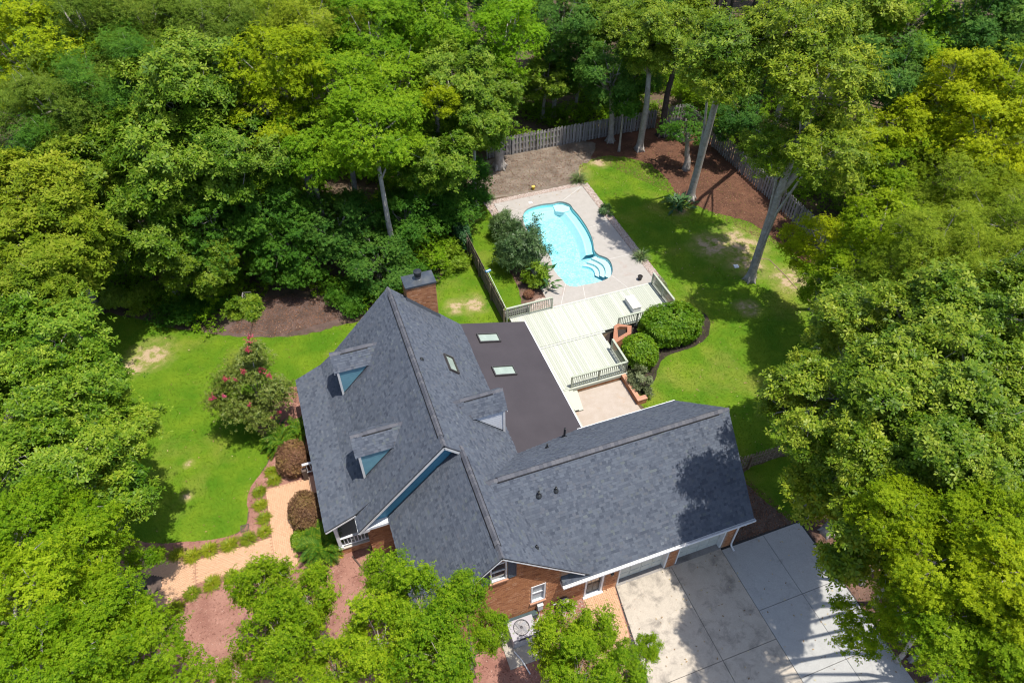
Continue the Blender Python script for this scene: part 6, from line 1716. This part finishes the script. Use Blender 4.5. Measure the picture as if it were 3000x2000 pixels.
shrub('boxwood_hedge', 'large rounded bright green hedge beside the deck storage bench', (21.65, 28.1, .95), (2.2, 1.7, 1.15), 9000, 5, .10, .06, LHEDGE, 1, -.6, box=.3)
shrub('boxwood_hedge', 'smaller round green hedge in front of the deck corner railing', (18.45, 26.55, .9), (1.15, 1.3, 1.1), 4200, 5, .10, .06, LHEDGE, 2, -.6, box=.2)
shrub('loropetalum_shrub', 'burgundy domed shrub beside the entry steps, farther from the sago', (-4.0, 26.0, .62), (.95, 1.15, .95), 3600, 4, .085, .045, LLORO, 3, -.5, cat='shrub')
shrub('loropetalum_shrub', 'burgundy domed shrub between the walkway and the front sago palm', (-3.75, 22.3, .62), (.95, 1.2, .95), 3600, 4, .085, .045, LLORO, 4, -.5)
shrub('oleander_shrub', 'large dark oleander leaning over the pool edge', (14.75, 38.4, 1.9), (1.75, 1.75, 1.75), 3000, 6, .24, .055, LOLE, 5, -.8, clumps=46)
shrub('oleander_shrub', 'smaller dark oleander at the far end of the pool bushes', (14.7, 42.3, 1.4), (.95, 1.0, 1.35), 1200, 6, .22, .05, LOLE, 6, -.8, clumps=20)
shrub('yellow_green_shrub', 'bright yellow-green shrub at the near end of the pool bushes', (14.7, 35.7, .9), (.85, .9, .95), 1500, 5, .13, .065, LYEL, 7, -.7, clumps=18)
shrub('dark_red_shrub', 'tiny dark red shrub on the mulch beside the pool bushes', (13.9, 34.9, .28), (.4, .35, .3), 420, 4, .07, .04, LLORO, 8, -.4)
shrub('grey_green_shrub', 'grey-green shrub in the low brick planter by the patio', (17.5, 24.5, .55), (.65, .85, .6), 1300, 4, .12, .05, LGREY, 9, -.6, clumps=16)
shrub('low_shrub', 'small green shrub just left of the front sago palm', (-4.4, 20.9, .3), (.45, .6, .35), 600, 4, .08, .045, LYEL, 10, -.3)
shrub('low_shrub', 'bright low shrub on the lawn behind the chimney', (8.9, 40.2, .7), (1.9, 1.2, .8), 2400, 5, .11, .06, LYEL, 11, -.3, clumps=30)
shrub('low_shrub', 'dark shrub at the forest edge left of the chimney shrub', (6.3, 39.3, .8), (1.6, 1.3, 1.0), 1800, 5, .12, .06, LM['dark'], 12, -.3, clumps=26)
shrub('low_shrub', 'green shrub at the pool gravel halfway down the right side', (23.4, 42.2, .35), (.55, .6, .4), 520, 5, .16, .05, LBIG, 13, -.2, clumps=12)
shrub('low_shrub', 'dark clipped shrub at the lawn edge below the forest', (-9.3, 41.0, .6), (2.6, 1.2, .8), 2600, 5, .12, .06, LM['dark'], 14, -.3, clumps=34)
shrub('low_shrub', 'sunlit yellow-green bank of shrubs at the upper left lawn edge', (-13.6, 43.6, .6), (2.2, 1.2, .8), 2200, 5, .12, .06, LYEL, 15, -.3, clumps=30)
shrub('low_shrub', 'dark shrub at the right of the mulch clearing', (1.6, 38.6, .8), (1.5, 1.6, 1.0), 2000, 5, .12, .06, LM['dark'], 16, -.3, clumps=26)
shrub('ivy_hedge', 'dark ivy hedge smothering the far end of the left fence', (11.25, 45.6, 1.1), (.75, 4.9, 1.15), 5200, 5, .12, .09, LIVY, 17, -.9, box=.3)
shrub('low_shrub', 'flowering weed with orange dots beside the far deck railing', (23.2, 32.2, .5), (.3, .9, .6), 420, 4, .09, .03, LGREY, 18, -.5)

# crape myrtle
def myrtle():
    r = np.random.default_rng(33)
    t = thing('crape_myrtle', 'crape myrtle with pink flower tips at the front lawn edge', 'tree', (-5.3, 29.7, 0))
    base = np.array((-5.3, 29.7, 0.0)); m = MB()
    tips = [(-4.5, 29.6, 6.6), (-5.0, 29.2, 5.2), (-6.3, 29.9, 4.6), (-7.1, 29.5, 3.6), (-4.2, 29.0, 3.9), (-5.6, 30.8, 4.4), (-4.6, 30.6, 4.6), (-6.2, 28.6, 3.4), (-5.2, 28.4, 2.6), (-3.9, 29.6, 2.9), (-5.8, 29.6, 2.6)]
    Cs, Ns = [], []
    for q in tips:
        q = np.array(q)
        m.tube([base + r.normal(0, .08, 3) * (1, 1, 0), (base + q) / 2 + r.normal(0, .12, 3), q], [.06, .045, .02], 6)
        w_ = .42 if q[2] < 5 else .28
        p = q + r.normal(0, 1, (620, 3)) * np.array([w_, w_, w_ * .8]) + np.array((0, 0, -.4))
        Cs.append(p); Ns.append((p - base - (0, 0, 2.2)) * .3 + np.array((0, 0, .6)) + r.normal(0, .4, p.shape))
    v, tn = rosettes(np.concatenate(Cs), np.concatenate(Ns), 5, .11, .055, r, .2, .3)
    m.build('trunk', M_birchb, t, smooth=True)
    link('crown', fastmesh('crown_myrtle', v - np.array((-5.3, 29.7, 0)), 4, tn, LMYR), t)
    LPINK = leafmat('petal_pink', (.30, .03, .06), (.45, .06, .12), (.55, .14, .2), .3, .6, .15)
    for q, s in (((-4.4, 29.55, 7.15), .26), ((-4.6, 29.2, 6.75), .16), ((-4.3, 29.1, 5.1), .16), ((-4.0, 28.9, 4.7), .14), ((-5.2, 28.9, 5.5), .14), ((-6.3, 29.3, 4.9), .15), ((-7.3, 29.2, 3.8), .2), ((-7.5, 29.4, 3.5), .14), ((-6.6, 28.7, 4.2), .12), ((-5.5, 28.3, 3.4), .1), ((-4.1, 28.2, 2.3), .12), ((-4.6, 28.0, 2.2), .1), ((-5.8, 29.0, 5.0), .1)):
        s *= .7
        p = np.array(q) + r.normal(0, s * .7, (int(34 * s / .15), 3))
        v, tn = rosettes(p, r.normal(0, 1, p.shape) + (0, 0, .6), 4, .06, .05, r, .2, .5)
        link('flower_cluster', fastmesh('flower_cluster', v - np.array((-5.3, 29.7, 0)), 4, tn, LPINK), t)
myrtle()

# sago palms: pinnate fronds
FRONDM = []
def frond_mesh(L, lift, seed):
    r = np.random.default_rng(seed); pts = []
    n = 26
    for i in range(n):
        s = i / (n - 1); a = lift - 1.15 * s
        pts.append((s, a))
    P = [np.array((0, 0, 0.0))]
    for s, a in pts[1:]: P.append(P[-1] + np.array((math.cos(a), 0, math.sin(a))) * L / (n - 1))
    P = np.array(P); V_, T_ = [], []
    for i in range(3, n):
        d = nrmz((P[i] - P[i - 1])[None])[0]
        ll = L * .2 * math.sin(math.pi * (i / n) ** .7) + .05
        for sd in (-1, 1):
            D = nrmz((d * .55 + np.array((0, sd, .18)))[None])
            V_.append(leafquads(P[i][None], D, np.array([[0, -sd * .2, 1.0]]), [ll], [.04], .4, .1)); T_.append(r.uniform(.1, .75))
    V_.append(np.array([P[0] - (0, .018, 0), P[0] + (0, .018, 0), P[n // 2] + (0, .012, 0), P[n // 2] - (0, .012, 0)])); T_.append(.6)
    V_.append(np.array([P[n // 2] - (0, .012, 0), P[n // 2] + (0, .012, 0), P[-1] + (0, .003, 0), P[-1] - (0, .003, 0)])); T_.append(.6)
    return fastmesh('frond', np.concatenate(V_), 4, np.array(T_), LSAGO)
def sago(c, L, n, label, seed, yellow):
    r = np.random.default_rng(seed)
    t = thing('sago_palm', label, 'palm', (c[0], c[1], 0))
    MB().lathe([(.16, 0), (.19, .2), (.15, .42), (.04, .5)], (c[0], c[1], 0), 12).build('stem', M_trunkd, t)
    ms = [frond_mesh(L, lf, seed + i) for i, lf in enumerate((1.2, .85, .5, .25))]
    for i in range(n):
        k_ = min(3, int(4 * i / n)); a = i * 2.4 + r.uniform(-.2, .2)
        s = r.uniform(.85, 1.1)
        put('frond', ms[k_], t, (c[0], c[1], .45), (r.normal(0, .12), 0, a), (s, s, s), (LSAGO_Y if (k_ == 3 and r.random() < .55) else None))
LSAGO_Y = leafmat('leaf_sago_yellow', (.16, .17, .01), (.33, .28, .015), (.46, .36, .03), .2, .6, .1)
sago((-3.3, 20.05), 1.4, 84, 'big sago palm with yellowing lower fronds beside the porch corner', 5, True)
sago((-4.55, 27.55), 1.2, 60, 'sago palm behind the farther burgundy shrub', 6, False)
sago((-3.4, 28.1), .95, 30, 'small pale sago palm against the house wall behind the other', 7, True)

# liriope clumps along the walkway
def tuft(name, label, x, y, n, L, W, mat, seed, group=None, lift=(.5, 1.3), spread=.16, cat='plant'):
    r = np.random.default_rng(seed)
    P = np.c_[r.normal(0, spread, (n, 2)), np.zeros(n)]
    az = np.arctan2(P[:, 1], P[:, 0]) + r.normal(0, .5, n)
    v, tn = blades(P, az, L * r.uniform(.7, 1.15, n), W * np.ones(n), r, r.uniform(*lift, n), .95)
    o = link(name, fastmesh(name, v, 4, tn, mat), None, None, (x, y, .01))
    return tag(o, label, cat, group)
LIR = [(-5.36, 25.9), (-5.24, 25.26), (-6.14, 24.77), (-6.17, 23.88), (-6.05, 22.95), (-6.13, 22.15), (-6.99, 21.98), (-7.94, 21.97), (-8.97, 22.03), (-9.81, 21.98), (-10.61, 22.36), (-11.49, 22.75), (-7.05, 20.16), (-7.99, 20.1), (-8.93, 20.05), (-9.92, 19.88), (-10.69, 19.37), (-11.68, 18.95)]
LIRN = ['first', 'second', 'third', 'fourth', 'fifth', 'sixth', 'seventh', 'eighth', 'ninth', 'tenth', 'eleventh', 'twelfth']
for i, (x, y) in enumerate(LIR):
    if i < 12: lab = LIRN[i] + ' grassy clump on the lawn side of the walkway, counted from the steps'
    else: lab = LIRN[i - 12] + ' grassy clump on the red mulch side of the walkway, counted from the sago'
    tuft('liriope_clump', lab, x, y, 420, .33 * (1.2 if i in (8, 9, 6, 7, 14) else .92), .024, LLIR, 300 + i, 'grassy clumps lining the walkway', spread=.12)
for i, (x, y, L, lab) in enumerate(((15.0, 47.5, .85, 'spiky plant at the far left corner of the pool concrete'), (23.4, 47.5, 1.15, 'large spiky plant at the far right corner of the pool concrete'), (23.6, 36.1, .95, 'spiky plant at the near right of the pool gravel'))):
    tuft('yucca_plant', lab, x, y, 150, L, .035, LYUC, 340 + i, 'spiky plants round the pool', (.2, 1.4), .07)
# broad-leaved clumps
def broad(name, label, x, y, n, L, W, seed, mat=None, h=.5, sp=.3):
    r = np.random.default_rng(seed)
    P = np.c_[r.normal(0, sp, (n, 2)), r.uniform(.1, h, n)]
    az = np.arctan2(P[:, 1], P[:, 0]) + r.normal(0, .4, n)
    lf = r.uniform(-.2, .9, n)
    D = np.c_[np.cos(az) * np.cos(lf), np.sin(az) * np.cos(lf), np.sin(lf)]
    N = np.c_[-np.cos(az) * np.sin(lf), -np.sin(az) * np.sin(lf), np.cos(lf)]
    v = leafquads(P, D, N, L * r.uniform(.7, 1.2, n), W * r.uniform(.8, 1.2, n), .4, .12)
    t = thing(name, label, 'plant', (x, y, 0))
    link('leaves', fastmesh('leaves', v, 4, r.uniform(0, 1, n), mat or LBIG), t)
    m = MB()
    for i in range(0, n, 2): m.tube([(x + P[i, 0] * .3, y + P[i, 1] * .3, 0), (x + P[i, 0], y + P[i, 1], P[i, 2])], .012, 4)
    m.build('stalks', M_stalk, t)
M_stalk = plain('green_stalk', (.08, .13, .03), (.06, .1, .025))
broad('broadleaf_clump', 'broad-leaved clump at the foot of the tall grey oak', 29.7, 41.2, 70, .75, .26, 1, None, .7, .45)
broad('banana_plant', 'tall broad-leaved plant beside the pool at the near end of the bushes', 15.3, 36.2, 26, .95, .32, 2, None, 1.6, .3)
broad('banana_plant', 'small broad-leaved plant on the pool concrete edge nearest the deck', 15.5, 35.1, 16, .7, .22, 3, None, .9, .2)
broad('broadleaf_clump', 'small broad-leaved clump at the foot of the crape myrtle', -4.6, 29.0, 22, .35, .15, 4, None, .3, .2)

# pot fountain in the walkway island
ft = thing('garden_fountain', 'dark round fountain bowl in the walkway island under the maples', 'fountain', (-12.2, 20.9, 0))
MB().lathe([(.0, 0), (.2, 0), (.1, .1), (.08, .4), (.26, .5), (.28, .55), (.24, .54), (.0, .5)], (-12.2, 20.9, .05), 20).build('bowl', M_metalblk, ft)
MB().lathe([(0, .52), (.24, .52)], (-12.2, 20.9, .05), 20).build('water', M_glass, ft)
